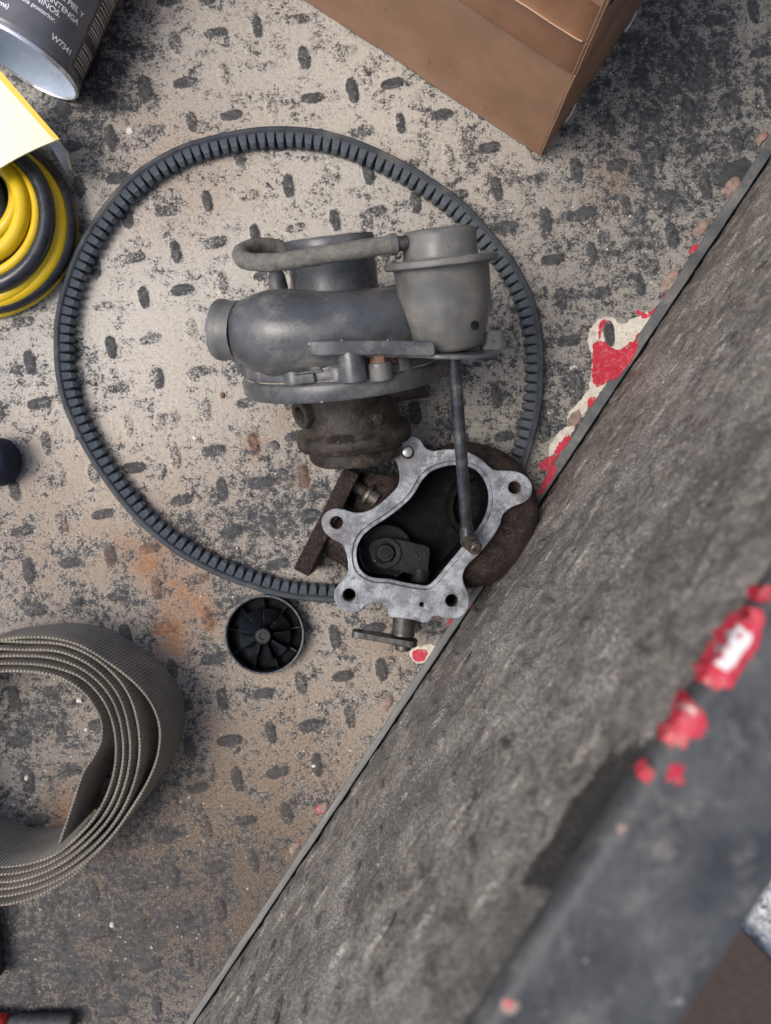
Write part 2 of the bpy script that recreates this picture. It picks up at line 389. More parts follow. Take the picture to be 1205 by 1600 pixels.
M['ink_dim'] = mat_simple('tan_bar_print', (.36, .33, .30), (.5, .47, .43), .6, .5)
M['ink_black'] = mat_simple('black_print', (.014, .014, .016), (.022, .022, .024), .3, .45)
M['tab'] = mat_simple('white_paper_scrap', (.48, .50, .50), (.60, .61, .60), .3, .6)
M['stone'] = mat_simple('pale_stone', (.42, .40, .37), (.66, .63, .58), .35, .8, .3, 1.0)
M['stone_dark'] = mat_simple('dark_stone', (.05, .048, .046), (.13, .12, .11), .35, .75, .3, 1.0)

def mat_cardboard(name, a, b, gloss=.75, spec=.3):
    g = G(name)
    n = g.noise(.03, 5, .6); f = g.noise(.9, 4, .65)
    fib = g.noise(.5, 4, .7, vec=g.stretch(g.p, (1, 1, 4.0)))
    col = g.mix(g.map(n, .33, .67), a, b)
    col = g.mix(g.map(fib, .45, .75, 0, .22), col, (.13, .075, .045))
    col = g.mix(g.map(g.noise(.13, 3, .6), .70, .76, 0, .6), col, (.10, .065, .045))
    col = g.mix(g.map(g.noise(.24, 2, .6), .745, .775, 0, .7), col, (.50, .38, .28))
    return g.done(col, gloss, bump=g.bump(g.math('ADD', f, g.math('MULTIPLY', n, 3)), .25, .5), spec=spec)
M['cardboard'] = mat_cardboard('brown_cardboard', (.265, .155, .096), (.325, .196, .126))
M['tape'] = mat_cardboard('brown_parcel_tape', (.225, .112, .062), (.285, .145, .083), .38, .5)
M['card_fold'] = mat_cardboard('torn_card_edge', (.34, .22, .14), (.44, .30, .2))

def mat_web():
    g = G('grey_webbing', 'uv')          # uv: u = mm along, v = mm across
    rib = g.wave(.145, axis='X', dist=.8); cr = g.wave(.13, axis='Y', dist=.5)
    wv = g.math('MULTIPLY', rib, g.map(cr, 0, 1, .45, 1.0))
    n = g.noise(.05, 5, .6); d = g.noise(.016, 4, .6); f = g.noise(1.3, 3, .6)
    col = g.mix(g.map(n, .3, .7), (.235, .200, .152), (.37, .325, .258))
    col = g.mix(g.map(d, .48, .68, 0, .65), col, (.20, .192, .18))
    col = g.mix(g.math('MULTIPLY', g.math('SUBTRACT', 1.0, wv), .55), col, (.06, .056, .052))
    col = g.mix(g.map(f, .6, .78, 0, .4), col, (.36, .335, .295))
    return g.done(col, .85, bump=g.bump(g.math('ADD', wv, g.math('MULTIPLY', f, .5)), .7, 1.0), spec=.25, Sheen_Weight=.15)
M['web'] = mat_web()

def mat_clear():
    g = G('smoky_clear_plastic')
    return g.done((.45, .48, .56), .15, spec=.6, Alpha=.62)
M['plastic'] = mat_clear()

def mat_board():
    g = G('dark_weathered_wood', 'world')
    gr = g.noise(.05, 6, .65, vec=g.stretch(g.p, (1, 8, 1)))
    col = g.mix(g.map(gr, .3, .7), (.020, .012, .009), (.050, .032, .024))
    return g.done(col, .8, bump=g.bump(gr, 1.0, .8))
M['board'] = mat_board()
def mat_ground():
    g = G('crushed_stone_ground', 'world')
    n = g.noise(.06, 5, .6)
    col = g.mix(g.map(n, .3, .7), (.26, .27, .28), (.58, .60, .62))
    d = g.vor(.09); n2 = g.noise(.3, 3, .6); col = g.mix(g.map(n2, .5, .7, 0, .6), col, (.75, .76, .77))
    return g.done(col, .9, bump=g.bump(d, 6.0, 1.0))
M['ground'] = mat_ground()

# ------------------------------------------------------------------ the setting: ground, bed floor, bed wall
def struct(o): o['kind'] = 'structure'; return o
def stuff(o): o['kind'] = 'stuff'; return o
gb = MB(); gb.box(Matrix(), (-20000, -20000, -760), (20000, 20000, -700)); struct(gb.build('ground', M['ground'], smooth=0))
# wall frame: t along the wall, d away from the camera nadir (to the right), z up
def WF(t, d, z): return TD*t + ND*d + Vector((0, 0, z))
D0 = 192/sc(0)                                    # inner foot of the wall
ZT = 301.0                                        # height of the rail
fb = MB(); FN, FM = 200, 140; vv = []; ff = []
for i in range(FN+1):
    for j in range(FM+1): vv.append(WF(-640+1280*i/FN, D0-1.2-899*j/FM, 0))
for i in range(FN):
    for j in range(FM): q = i*(FM+1)+j; ff.append((q, q+1, q+FM+2, q+FM+1))
k = len(vv); edge = [0, FM, FN*(FM+1)+FM, FN*(FM+1)]
vv += [vv[e]-Vector((0, 0, 4)) for e in edge]; ff.append((k+3, k+2, k+1, k))
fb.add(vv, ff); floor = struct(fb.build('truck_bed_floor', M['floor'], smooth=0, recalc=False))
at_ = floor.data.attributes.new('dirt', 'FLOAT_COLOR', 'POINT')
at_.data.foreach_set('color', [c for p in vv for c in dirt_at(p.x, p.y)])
if floor.data.polygons[0].normal.z < 0: floor.data.flip_normals()
# raised tread bars
def bar_mesh(seed):
    rnd = random.Random(seed); n = 14; v = []; f = []
    for (sx, sy, h) in ((1.30, 1.50, -.06), (1.12, 1.2, .12), (1.0, 1.0, .5), (.80, .70, 1.0), (.5, .35, 1.15)):
        for i in range(n):
            a = 2*math.pi*i/n; ca, sa = math.cos(a), math.sin(a)
            x = 7.9*math.copysign(abs(ca)**.75, ca)*sx; y = 3.6*math.copysign(abs(sa)**.8, sa)*sy
            v.append((Vector((x*(1+rnd.uniform(-.05, .05)), y*(1+rnd.uniform(-.07, .07)), h*(1+rnd.uniform(-.08, .08))))*MM)[:])
    for j in range(4):
        for i in range(n): f.append((j*n+i, j*n+(i+1) % n, (j+1)*n+(i+1) % n, (j+1)*n+i))
    f.append(tuple(4*n+i for i in range(n)))
    me = bpy.data.meshes.new('tread_bar'); me.from_pydata(v, [], f); me.polygons.foreach_set('use_smooth', [True]*len(f)); me.materials.append(M['bar'])
    return me
bars = [bar_mesh(i) for i in range(5)]
A = complex(62.7, -12.25); rb = random.Random(3)
lang = math.atan2(12.25, 62.7)
def in_box_px(x, y):    # under the carton
    u = Vector((x-845, y-247)); a = Vector((-375, -247)).normalized(); b = Vector((175, -247)).normalized()
    return u.dot(a) > 25 and u.dot(b) > 25
for i in range(-30, 31):
    for j in range(-30, 31):
        q = complex(851, 344) + A*complex(i, j); x, y = q.real, q.imag
        if not (-15 < x < 1220 and -15 < y < 1615): continue
        p = W(x, y, 0)
        if p.dot(ND) > D0-9 or in_box_px(x, y): continue
        o = bpy.data.objects.new('tread_bar', rb.choice(bars)); SC.collection.objects.link(o); o.parent = floor
        o.location = (p + Vector((rb.uniform(-.8, .8), rb.uniform(-.8, .8), 0)))*MM
        vert = (i+j) % 2 == 0
        o.rotation_euler = (0, 0, lang + (math.pi/2 if vert else 0) + rb.uniform(-.09, .09))
        o['dirt'] = dirt_at(p.x, p.y)
        s = rb.uniform(.88, 1.06); o.scale = (s, s*rb.uniform(.9, 1.08), rb.uniform(.85, 1.1))

# bed wall: liner panel, seam lip, top rail, slot as painted shade only
wall = thing('truck_bed_wall', 'dark bed side wall with worn liner and flat blue-black top rail', 'wall', WF(0, D0, 0))
pb = MB(); nt, nz = 330, 84; T0, T1 = -560., 560.; Z0, Z1 = 1.0, ZT-5
slot = (-55., -20., 277., 292.)
def lines(a, b, n, ks):
    L = [a+(b-a)*i/n for i in range(n+1)]
    for k_ in ks: L[min(range(len(L)), key=lambda i: abs(L[i]-k_))] = k_
    return L
TL = lines(T0, T1, nt, slot[:2]); ZL = lines(Z0, Z1, nz, slot[2:])
idx = {}; vv = []; ff = []
for a in range(nt+1):
    for b in range(nz+1):
        z = ZL[b]; t = TL[a]+(z-285)*.55
        q = Vector((t, z, 0))
        dd = D0 + 1.4 + mnoise.noise(q*.03)*1.0 + mnoise.noise(q*.09)*1.0 + mnoise.noise(q*.22)*.6
        if b == nz: dd = D0+1.0
        idx[a, b] = len(vv); vv.append(WF(t, dd, z))
for a in range(nt):
    for b in range(nz):
        t = (TL[a]+TL[a+1])/2; z = (ZL[b]+ZL[b+1])/2
        ff.append((idx[a, b], idx[a+1, b], idx[a+1, b+1], idx[a, b+1]))
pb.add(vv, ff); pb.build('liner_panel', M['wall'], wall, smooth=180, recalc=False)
wf = Matrix((TD, ND, Vector((0, 0, 1)))).transposed().to_4x4()
def wall_d(t, z):
    q = Vector((t, z, 0)); return D0 + 1.4 + mnoise.noise(q*.03)*1.0 + mnoise.noise(q*.09)*1.0 + mnoise.noise(q*.22)*.6
wbars = []
for me_ in bars[:3]:
    m_ = me_.copy(); m_.name = 'tread_bar'; m_.materials.clear(); m_.materials.append(M['wall']); wbars.append(m_)
rw = random.Random(12); SPC = 27.3
for i in range(-13, 14):
    for j in range(0, 10):
        t, z = i*SPC+6, 16+j*SPC
        o = bpy.data.objects.new('tread_bar', rw.choice(wbars)); SC.collection.objects.link(o); o.parent = wall
        a_ = rw.uniform(-.12, .12)+(math.pi/2 if (i+j) % 2 else 0)
        ex = TD*math.cos(a_)+Vector((0, 0, 1))*math.sin(a_); ez = -ND; ey = ez.cross(ex)
        m_ = Matrix((ex, ey, ez)).transposed().to_4x4() @ Matrix.Diagonal((rw.uniform(.9, 1.1), rw.uniform(.6, .85), rw.uniform(.9, 1.5), 1))
        m_.translation = (WF(t, wall_d(t, z)+.25, z)-WF(0, D0, 0))*MM; o.matrix_local = m_
# rail with rounded edges (profile in d,z swept along t with slight waviness)
prof = [(D0+1.2, ZT-9), (D0+.2, ZT-5), (D0+.4, ZT-2.2), (D0+1.6, ZT-.6), (D0+4, ZT), (D0+20, ZT+.3), (D0+35, ZT), (D0+37.6, ZT-.8), (D0+38.8, ZT-3), (D0+39, ZT-7), (D0+39, -60), (D0+33, -60), (D0+33, ZT-9)]
rbm = MB(); vv = []; ff = []; ns = 150; m = len(prof)
for a in range(ns+1):
    t = -560+1120*a/ns
    for (d, z) in prof: vv.append(WF(t, d+mnoise.noise(Vector((t*.03, d*.3, 2)))*.15, z+mnoise.noise(Vector((t*.025, d*.1, 9)))*.15))
for a in range(ns):
    for b in range(m-1): ff.append((a*m+b, a*m+b+1, (a+1)*m+b+1, (a+1)*m+b))
rbm.add(vv, ff); rbm.build('top_rail', M['rail'], wall, smooth=60)
# seam lip along the floor
lb = MB(); vv = []; ff = []; ns = 160
lp = [(0, -1.5), (0, 2.4), (.5, 3.0), (1, 3.1), (1, -1.5)]
for a in range(ns+1):
    t = -560+1120*a/ns
    w = 4.0 + max(0, min(1, (t+120)/280))*2.8 + mnoise.noise(Vector((t*.04, 0, 0)))*.5
    for (q, z) in lp: vv.append(WF(t, D0-w-.2+w*q*.93+mnoise.noise(Vector((t*.06, q, 5)))*.3, z))
for a in range(ns):
    for b in range(4): ff.append((a*5+b, a*5+b+1, (a+1)*5+b+1, (a+1)*5+b))
lb.add(vv, ff); lb.build('seam_lip', M['lip'], wall, smooth=40)
gp_ = MB(); gp_.box(wf, (-600, D0-14, -30), (600, D0+32, -4.4)); gp_.build('bed_sill', M['gap'], wall, smooth=0)

def jag(pts, amp, seed, sub=5):
    """ragged closed outline through pixel points"""
    rnd = random.Random(seed); L = smooth_loop([(x, y) for x, y in pts], sub)
    return [(p.x+rnd.uniform(-amp, amp), p.y+rnd.uniform(-amp, amp)) for p in L]
def flake(name, pts, mat, parent, z0, z1, seed, amp=1.8, tf=None):
    L = jag(pts, amp, seed, 6)
    if tf is None: P = [W(x, y, z0) for x, y in L]; loop = [(p.x, p.y) for p in P]
    else: loop = [tf(x, y) for x, y in L]
    b = MB(); b.prism(loop, z0, z1); return b.build(name, mat, parent, smooth=0, bevel=.12, seg=1)
def z6(l): return [(800+.4124*x, 200+.4124*y) for x, y in l]
flake('primer_patch', z6([(288, 800), (305, 750), (345, 718), (385, 722), (410, 742), (470, 718), (520, 700), (515, 760), (470, 830), (400, 930), (330, 1000), (295, 1010), (300, 940), (305, 880)]), M['primer'], floor, -.1, .18, 1)
flake('primer_patch', z6([(300, 985), (330, 1010), (270, 1090), (215, 1170), (150, 1240), (140, 1215), (170, 1160), (210, 1125), (215, 1080), (255, 1040)]), M['primer'], floor, -.1, .17, 2)
flake('primer_patch', z6([(220, 905), (245, 905), (262, 950), (255, 985), (235, 975), (228, 940)]), M['primer'], floor, -.1, .17, 3, .8)
for n, (pl, sd) in enumerate([
    ([(312, 815), (345, 808), (395, 842), (455, 805), (492, 772), (478, 832), (425, 905), (385, 945), (330, 982), (303, 950), (305, 880)], 11),
    ([(328, 790), (330, 752), (345, 728), (366, 734), (352, 748), (340, 775), (336, 800)], 12),
    ([(232, 935), (250, 930), (260, 960), (250, 982), (236, 968)], 13),
    ([(290, 1025), (312, 1020), (318, 1040), (298, 1058), (285, 1050)], 14),
    ([(190, 1180), (215, 1165), (220, 1190), (190, 1225), (160, 1240), (165, 1215)], 15),
    ([(105, 1270), (150, 1245), (180, 1232), (165, 1270), (140, 1300), (110, 1295)], 16),
    ([(470, 690), (505, 705), (540, 685), (552, 672), (530, 705), (500, 722)], 17),
    ([(575, 640), (592, 620), (610, 590), (618, 600), (600, 635), (582, 652)], 18),
    ([(672, 470), (690, 448), (712, 440), (708, 462), (690, 478)], 19),
    ([(768, 345), (790, 322), (795, 335), (780, 355)], 20),
    ([(690, 385), (710, 372), (716, 392), (700, 402)], 21)]):
    flake('red_paint_patch', z6(pl), M['red'], floor, -.1, .36+.01*n, sd, 2.0)
flake('primer_patch', z6([(365, 795), (385, 770), (440, 755), (430, 790), (440, 800), (405, 835), (380, 820)]), M['primer'], floor, -.1, .46, 30)
for k_, pl in enumerate([[(645, 1018), (660, 1014), (668, 1020), (662, 1032), (648, 1032)], [(702, 968), (720, 960), (712, 978), (700, 985)], [(735, 925), (742, 920), (738, 945), (730, 950)], [(493, 1262), (505, 1255), (508, 1265), (498, 1272)]]):
    flake('red_paint_patch', pl, M['red'], floor, -.1, .52+.01*k_, 40+k_, .8)
flake('primer_patch', [(640, 1018), (662, 1008), (678, 1008), (676, 1018), (668, 1032), (650, 1036)], M['primer'], floor, -.1, .3, 47, .8)
# red on the lip and chips on the rail edge
def lipchip(t0, t1, sd):
    b = MB(); rnd = random.Random(sd); n = 14; v = []; f = []
    for i in range(n+1):
        t = t0+(t1-t0)*i/n; e = math.sin(math.pi*i/n)**.5
        w = 4.0 + max(0, min(1, (t+120)/280))*2.8
        v += [WF(t, D0-w-.5+rnd.uniform(0, .3), 3.24), WF(t, D0-w+w*(.25+.45*e)+rnd.uniform(-.4, .4), 3.24)]
        if i: f.append((2*i-2, 2*i, 2*i+1, 2*i-1))
    k = len(v); v += [p-Vector((0, 0, .5)) for p in v]; f += [tuple(q+k for q in reversed(ff_)) for ff_ in f]
    b.add(v, f); b.build('red_paint_patch', M['red'], wall, smooth=0)
def tpx(px, py, z=3): p = W(px, py, z); return p.dot(TD)
lipchip(tpx(965, 600), tpx(1000, 535), 1); lipchip(tpx(838, 775), tpx(872, 730), 2)
def rail_z(e): return ZT+.3*max(0, min(1, (e-4)/16))-max(0, 4-e)**2*.12-max(0, 1.2-e)*1.0
def railchip(name, pts, mat, h, sd, amp=2.0):
    L = jag(pts, amp*3.2, sd, 5); n = len(L); cx = sum(p[0] for p in L)/n; cy = sum(p[1] for p in L)/n; v = []; f = []
    rings = [1.0, .97, .75, .5, .25]
    for k_, sc_ in enumerate(rings):
        for (x, y) in L:
            p = W(cx+(x-cx)*sc_, cy+(y-cy)*sc_, ZT); t, d = p.dot(TD), p.dot(ND); e = d-D0
            z = rail_z(e)
            if e < .9: d = D0-.35
            v.append(WF(t, d, z+(h*.35 if k_ else -1.0)))
    for k_ in range(4):
        for i in range(n): f.append((k_*n+i, k_*n+(i+1) % n, (k_+1)*n+(i+1) % n, (k_+1)*n+i))
    f.append(tuple(4*n+i for i in range(n)))
    b = MB(); b.add(v, f); b.build(name, mat, wall, smooth=0)
def z7(l): return [(740+.475*x, 840+.475*y) for x, y in l]
railchip('red_paint_patch', z7([(765, 480), (770, 430), (815, 360), (870, 290), (920, 240), (955, 245), (950, 300), (930, 380), (880, 430), (850, 485), (800, 500)]), M['red'], .5, 1)
railchip('primer_patch', z7([(815, 420), (830, 370), (870, 325), (905, 305), (912, 335), (885, 375), (850, 425), (830, 440)]), M['tab'], .9, 2, 1.0)
railchip('red_paint_patch', z7([(640, 680), (650, 635), (680, 600), (690, 545), (715, 525), (750, 560), (762, 625), (735, 655), (690, 680), (660, 695)]), M['red'], .5, 3)
railchip('primer_patch', z7([(690, 575), (712, 555), (735, 570), (715, 590)]), M['primer'], .9, 4, .8)
railchip('red_paint_patch', z7([(640, 760), (665, 740), (690, 755), (685, 795), (660, 810), (640, 790)]), M['red'], .5, 5)
railchip('red_paint_patch', z7([(555, 790), (570, 760), (592, 755), (595, 780), (575, 808)]), M['red'], .7, 6, 1)
railchip('red_paint_patch', z7([(940, 190), (965, 170), (990, 175), (990, 215), (950, 215)]), M['red'], .5, 7)
0 and railchip('red_paint_patch', z7([(432, 1005), (445, 998), (458, 1010), (445, 1024)]), M['pink_dirt'], .6, 8, 1)
0 and railchip('red_paint_patch', z7([(375, 1062), (390, 1056), (402, 1070), (390, 1082)]), M['pink_dirt'], .8, 9, 1)
railchip('red_paint_patch', z7([(475, 955), (495, 945), (502, 965), (485, 978)]), M['pink_dirt'], .6, 10, 1)
railchip('red_paint_patch', z7([(90, 1530), (130, 1520), (155, 1545), (130, 1565), (95, 1560)]), M['pink_dirt'], .6, 11, 1)

# crumbs stuck along the seam, scabs, loose grit
def lump(name, px, py, rx, ry, h, mat, sd, rot=0.0, label=None, cat=None, group=None, z=0.0):
    b = MB(); rnd = random.Random(sd); c = W(px, py, z); n = 14; rings = [(1, 0), (.95, .4), (.7, .8), (.35, 1.0)]
    v = []; f = []
    for (s, hh) in rings:
        for i in range(n):
            a = 2*math.pi*i/n; w = 1+.5*mnoise.noise(Vector((math.cos(a)*1.8+sd*3.1, math.sin(a)*1.8, hh*.6)))+rnd.uniform(-.10, .10)
            x, y = rx*s*w*math.cos(a), ry*s*w*math.sin(a)
            v.append(c+Vector((x*math.cos(rot)-y*math.sin(rot), x*math.sin(rot)+y*math.cos(rot), h*hh*(1+rnd.uniform(-.15, .15)) - (.15 if hh == 0 else 0))))
    for j in range(3):
        for i in range(n): f.append((j*n+i, j*n+(i+1) % n, (j+1)*n+(i+1) % n, (j+1)*n+i))
    f.append(tuple(3*n+i for i in range(n))); b.add(v, f)
    o = b.build(name, mat, None if label else floor, smooth=35)
    if label: tag(o, label, cat, group)
    return o
lump('liner_scab', 1150, 272, 14, 7.5, 1.0, M['black_scab'], 5, .5)
lump('paint_crumb', 1142, 295, 9, 5.5, 3.2, M['pink_dirt'], 1, .9)
lump('paint_crumb', 1096, 356, 9, 4.2, 2.2, M['pink_dirt'], 2, .75)
lump('paint_crumb', 1048, 440, 8, 5.0, 2.4, M['pink_dirt'], 3, 1.0)
lump('paint_crumb', 1190, 216, 6, 3.5, 2.4, M['pink_dirt'], 4, .6)
lump('paint_crumb', 898, 655, 6, 4, 1.6, M['pink_dirt'], 6, .9)
lump('paint_crumb', 605, 1100, 7, 3.4, 1.8, M['pink_dirt'], 7, .9)
lump('paint_crumb', 505, 1262, 4.5, 3, 1.6, M['pink_dirt'], 8, .9)
lump('paint_crumb', 460, 1325, 4, 2.5, 1.2, M['pink_dirt'], 9, .9)

def grit(name, n, mat, rng, sd, where):
    rnd = random.Random(sd); b = MB()
    for _ in range(n):
        x, y = where(rnd); p = W(x, y, 0)
        if p.dot(ND) > D0-8: continue
        r = rng[0]+(rng[1]-rng[0])*rnd.random()**3
        M3 = Matrix.Rotation(rnd.uniform(0, 6.3), 4, 'Z') @ Matrix.Rotation(rnd.uniform(0, 3), 4, 'X')
        oct_ = [(1, 0, 0), (0, 1, 0), (-1, 0, 0), (0, -1, 0), (0, 0, 1), (0, 0, -1)]
        v = [p+Vector((0, 0, r*.35)) + M3 @ Vector((a*r*rnd.uniform(.6, 1.25), bb*r*rnd.uniform(.6, 1.2), c*r*rnd.uniform(.5, .9))) for a, bb, c in oct_]
        b.add(v, [(0, 1, 4), (1, 2, 4), (2, 3, 4), (3, 0, 4), (1, 0, 5), (2, 1, 5), (3, 2, 5), (0, 3, 5)])
    o = b.build(name, mat, smooth=50); stuff(o); o['label'] = 'loose %s scattered over the dirty bed floor' % name.replace('_', ' '); o['category'] = 'grit'
    return o
def spread(rnd):
    if rnd.random() < .45:
        c = rnd.choice([(80, 1120, 90), (120, 1150, 60), (220, 1440, 120), (420, 780, 120), (300, 640, 170), (520, 1120, 120), (120, 1500, 130), (900, 500, 150), (470, 1250, 150), (90, 760, 120)])
        return rnd.gauss(c[0], c[2]), rnd.gauss(c[1], c[2])
    return rnd.uniform(0, 1205), rnd.uniform(0, 1600)
grit('pale_grit', 1500, M['stone'], (.22, 1.15), 21, spread)
grit('dark_grit', 900, M['stone_dark'], (.25, 1.1), 22, spread)
# a few bigger countable stones
for n_, (x, y, r, h, m_, lab) in enumerate([
    (125, 1094, 2.6, 2.0, 'stone', 'larger pale pebble inside the grey strap coil, nearest its top'),
    (136, 1140, 1.9, 1.6, 'stone', 'small rounded pale pebble inside the coil near the inner strap'),
    (43, 1214, 2.2, 1.8, 'stone', 'grey-white pebble inside the coil towards the left edge'),
    (430, 696, 3.6, 1.6, 'stone_dark', 'flat dark stone chip left of the bearing housing end'),
    (306, 685, 1.9, 1.5, 'stone', 'single round pebble on the pale dirt inside the belt'),
    (257, 737, 1.9, 1.2, 'stone_dark', 'small dark ring-like pebble inside the lower left of the belt'),
    (203, 206, 3.0, 1.6, 'stone', 'white stone chip above the belt beside a tread bar'),
    (348, 618, 2.2, 1.6, 'rust_bolt', 'small reddish crumb below the compressor outlet'),
    (176, 1445, 2.0, 1.5, 'stone', 'white pebble on the dark floor below the strap coil'),
    (491, 1196, 1.9, 1.4, 'stone', 'white speck of stone on the brown dirt near the wall seam')]):
    lump('pebble', x, y, r, r*.75, h, M[m_], 60+n_, n_*.7, lab, 'pebble')

# ------------------------------------------------------------------ V-belt
def make_belt():
    px = [(88, 545), (90, 500), (100, 455), (123, 392), (163, 326), (213, 273), (279, 233), (345, 213), (412, 202), (478, 203), (530, 213), (580, 231), (650, 266), (720, 315), (762, 359), (804, 412), (832, 466), (844, 515),
          (848, 567), (844, 637), (832, 690), (815, 742), (780, 808), (725, 868), (655, 915), (570, 939), (481, 938), (423, 928), (347, 902), (271, 861), (206, 804), (149, 728), (110, 655), (93, 600)]
    HT = 11.0
    L = smooth_loop([W(x, y, HT*.6).to_2d() for x, y in px], 24)
    # resample evenly
    d = [0.0]
    for i in range(len(L)): d.append(d[-1]+(L[(i+1) % len(L)]-L[i]).length)
    tot = d[-1]; N = 154; per = 4; n = N*per; Q = []; j = 0
    for i in range(n):
        s = tot*i/n
        while d[j+1] < s: j += 1
        a, b = L[j], L[(j+1) % len(L)]; Q.append(a+(b-a)*((s-d[j])/(d[j+1]-d[j])))
    cen = sum(Q, Vector((0, 0)))/n
    t = thing('v_belt', 'long black cogged V-belt lying in a wide loop around the turbocharger', 'belt', (cen.x, cen.y, 0))
    def nrm(i):
        tn = (Q[(i+2) % n]-Q[(i-2) % n]).normalized(); nn = Vector((-tn.y, tn.x))
        if nn.dot(cen-Q[i]) < 0: nn = -nn
        return tn, nn
    # continuous back: depth inwards, z
    sec = [(.6, .3), (0, 1.2), (0, HT-1.0), (.5, HT-.25), (1.2, HT), (4.1, HT-.6), (4.4, HT-1.1), (4.4, .9)]
    m = len(sec); v = []; f = []
    for i in range(n):
        tn, nn = nrm(i)
        for (q, z) in sec:
            p = Q[i]+nn*q; v.append(Vector((p.x, p.y, z+.35*math.sin(i*.021+1))))
    for i in range(n):
        for k in range(m): f.append((i*m+k, i*m+(k+1) % m, ((i+1) % n)*m+(k+1) % m, ((i+1) % n)*m+k))
    b = MB(); b.add(v, f); b.build('belt_back', M['belt'], t, smooth=50)
    # raised cord line
    b = MB(); b.tube([Vector((*(Q[i]+nrm(i)[1]*2.9), HT-.38+.35*math.sin(i*.021+1))) for i in range(0, n)], .42, 6, closed=True); b.build('cord_line', M['belt'], t)
    # one cog, shared
    pitch = tot/N; w0, w1 = pitch*.85/2, pitch*.60/2
    def cog(sd):
        rnd = random.Random(sd); v = []; f = []; rings = [(3.9, w0*1.04, .8, HT-.8), (6.4, w0*.98, 1.0, HT-1.4), (9.6, w0*.80, 1.9, HT-2.2), (11.4, w0*.50, 2.8, HT-4.4)]
        for (q, w, za, zb) in rings:
            for (sx, z) in ((-1, za+.4), (-.8, za), (.8, za), (1, za+.4), (1, zb-.6), (.75, zb), (-.75, zb), (-1, zb-.6)):
                v.append((Vector((sx*w*(1+rnd.uniform(-.02, .02)), q, z))*MM)[:])
        for j in range(3):
            for i in range(8): f.append((j*8+i, j*8+(i+1) % 8, (j+1)*8+(i+1) % 8, (j+1)*8+i))
        f.append(tuple(24+i for i in range(8)))
        me = bpy.data.meshes.new('cog'); me.from_pydata(v, [], f)
        return finish_mesh(me, M['cog'])
    cogs = [cog(i) for i in range(3)]
    for c in range(N):
        i = c*per; tn, nn = nrm(i)
        o = bpy.data.objects.new('cog', cogs[c % 3]); SC.collection.objects.link(o); o.parent = t
        if tn.cross(nn) < 0: tn = -tn
        mt = Matrix(((tn.x, nn.x, 0), (tn.y, nn.y, 0), (0, 0, 1))).to_4x4(); mt.translation = Vector(((Q[i]-cen).x, (Q[i]-cen).y, .35*math.sin(i*.021+1)))*MM
        o.matrix_local = mt
def finish_mesh(me, mat):
    bm = bmesh.new(); bm.from_mesh(me); bmesh.ops.recalc_face_normals(bm, faces=bm.faces); bm.to_mesh(me); bm.free()
    me.polygons.foreach_set('use_smooth', [True]*len(me.polygons)); me.set_sharp_from_angle(angle=R(35)); me.materials.append(mat); return me
make_belt()

# ------------------------------------------------------------------ turbocharger (compressor end, bearing housing, actuator)
TH = R(20); YAW = math.atan2(.115, .993)
e1 = Vector((math.cos(YAW), math.sin(YAW), 0)); up_img = Vector((-math.sin(YAW), math.cos(YAW), 0))
uax = up_img*math.cos(TH)+Vector((0, 0, math.sin(TH))); e3 = e1.cross(uax)
ZC = 57.5
CC = W(541, 583, ZC)
def T(x, y, z): return CC+e1*x+uax*y+e3*z
turbo = thing('turbocharger', 'grey turbocharger with wastegate actuator and hose, lying inside the belt loop', 'turbocharger', (CC.x, CC.y, 0))
def tf(x, y, z, axis='y', xd=None):
    ax = {'y': uax, '-y': -uax, 'x': e1, '-x': -e1, 'z': e3}.get(axis, axis)
    return frame(T(x, y, z), ax, e1 if xd is None else xd)
AX = frame(CC, uax, e1)       # lathe about the shaft: h = distance towards the inlet
b = MB(); b.lathe([(20, -6), (56, -5.6), (58.6, -5.0), (59.6, -3.6), (59.8, 3.0), (59.0, 4.4), (57.6, 5.0), (40, 5.2)], AX, 96); b.build('backplate', M['grey_paint'], turbo, rough=(.22, .12))
def wob(a, h): return 1.0
b = MB(); b.lathe([(40, 4.5), (56.4, 4.6), (57.0, 5.6), (57.0, 9.0), (56.0, 10.4), (55.6, 12.0), (55.4, 16), (54.2, 24), (50.5, 32), (43, 38.5), (34, 41.5), (27, 43.5), (24.5, 45.5), (20, 46)], AX, 96)
b.build('compressor_cover', M['grey_paint'], turbo, rough=(.35, .07))
# scroll: grows from the tongue to the outlet on the left
sp = []; rr = []
def rho(q): return 13.5+6.5*q
Nsc = 64
for i in range(Nsc+1):
    q = i/Nsc; phi = R(175)-R(355)*0 + 0
    ang = R(-190) + R(280)*q          # from upper left under the pipe, round the far side, to the top facing the camera
    ang = R(190) + R(260)*q           # 190 deg (left) -> 270 (floor) -> 360 (right) -> 450 (camera side)
    r = rho(q); rc = 43.0 - .5*q
    sp.append(T(rc*math.cos(ang), 7.5+r, rc*math.sin(ang))); rr.append(r)
for (x, z, r) in ((-8, 41.8, 20.8), (-17, 41.0, 21.5), (-26, 39.6, 22.0), (-35, 37.6, 21.6), (-42, 36.0, 19.6), (-47, 35.0, 17.2), (-51, 34.2, 15.4)):
    sp.append(T(x, 26.6-x*.105, z)); rr.append(r)
b = MB(); b.tube(sp, rr, 32); b.build('compressor_scroll', M['grey_paint'], turbo, smooth=80, rough=(.8, .045))
PA = (-e1*.93-e3*.33+uax*.14).normalized(); PO = T(-50, 32.4, 34.6)
b = MB(); b.lathe([(15.4, 0), (15.1, 4), (15.1, 7), (15.5, 8.2), (15.8, 10), (15.5, 11.5), (14.6, 12.2), (12.6, 12.2), (12.4, 9), (12.2, -6), (0.1, -6)], frame(PO, PA, uax), 48, cap0=False, cap1=False)
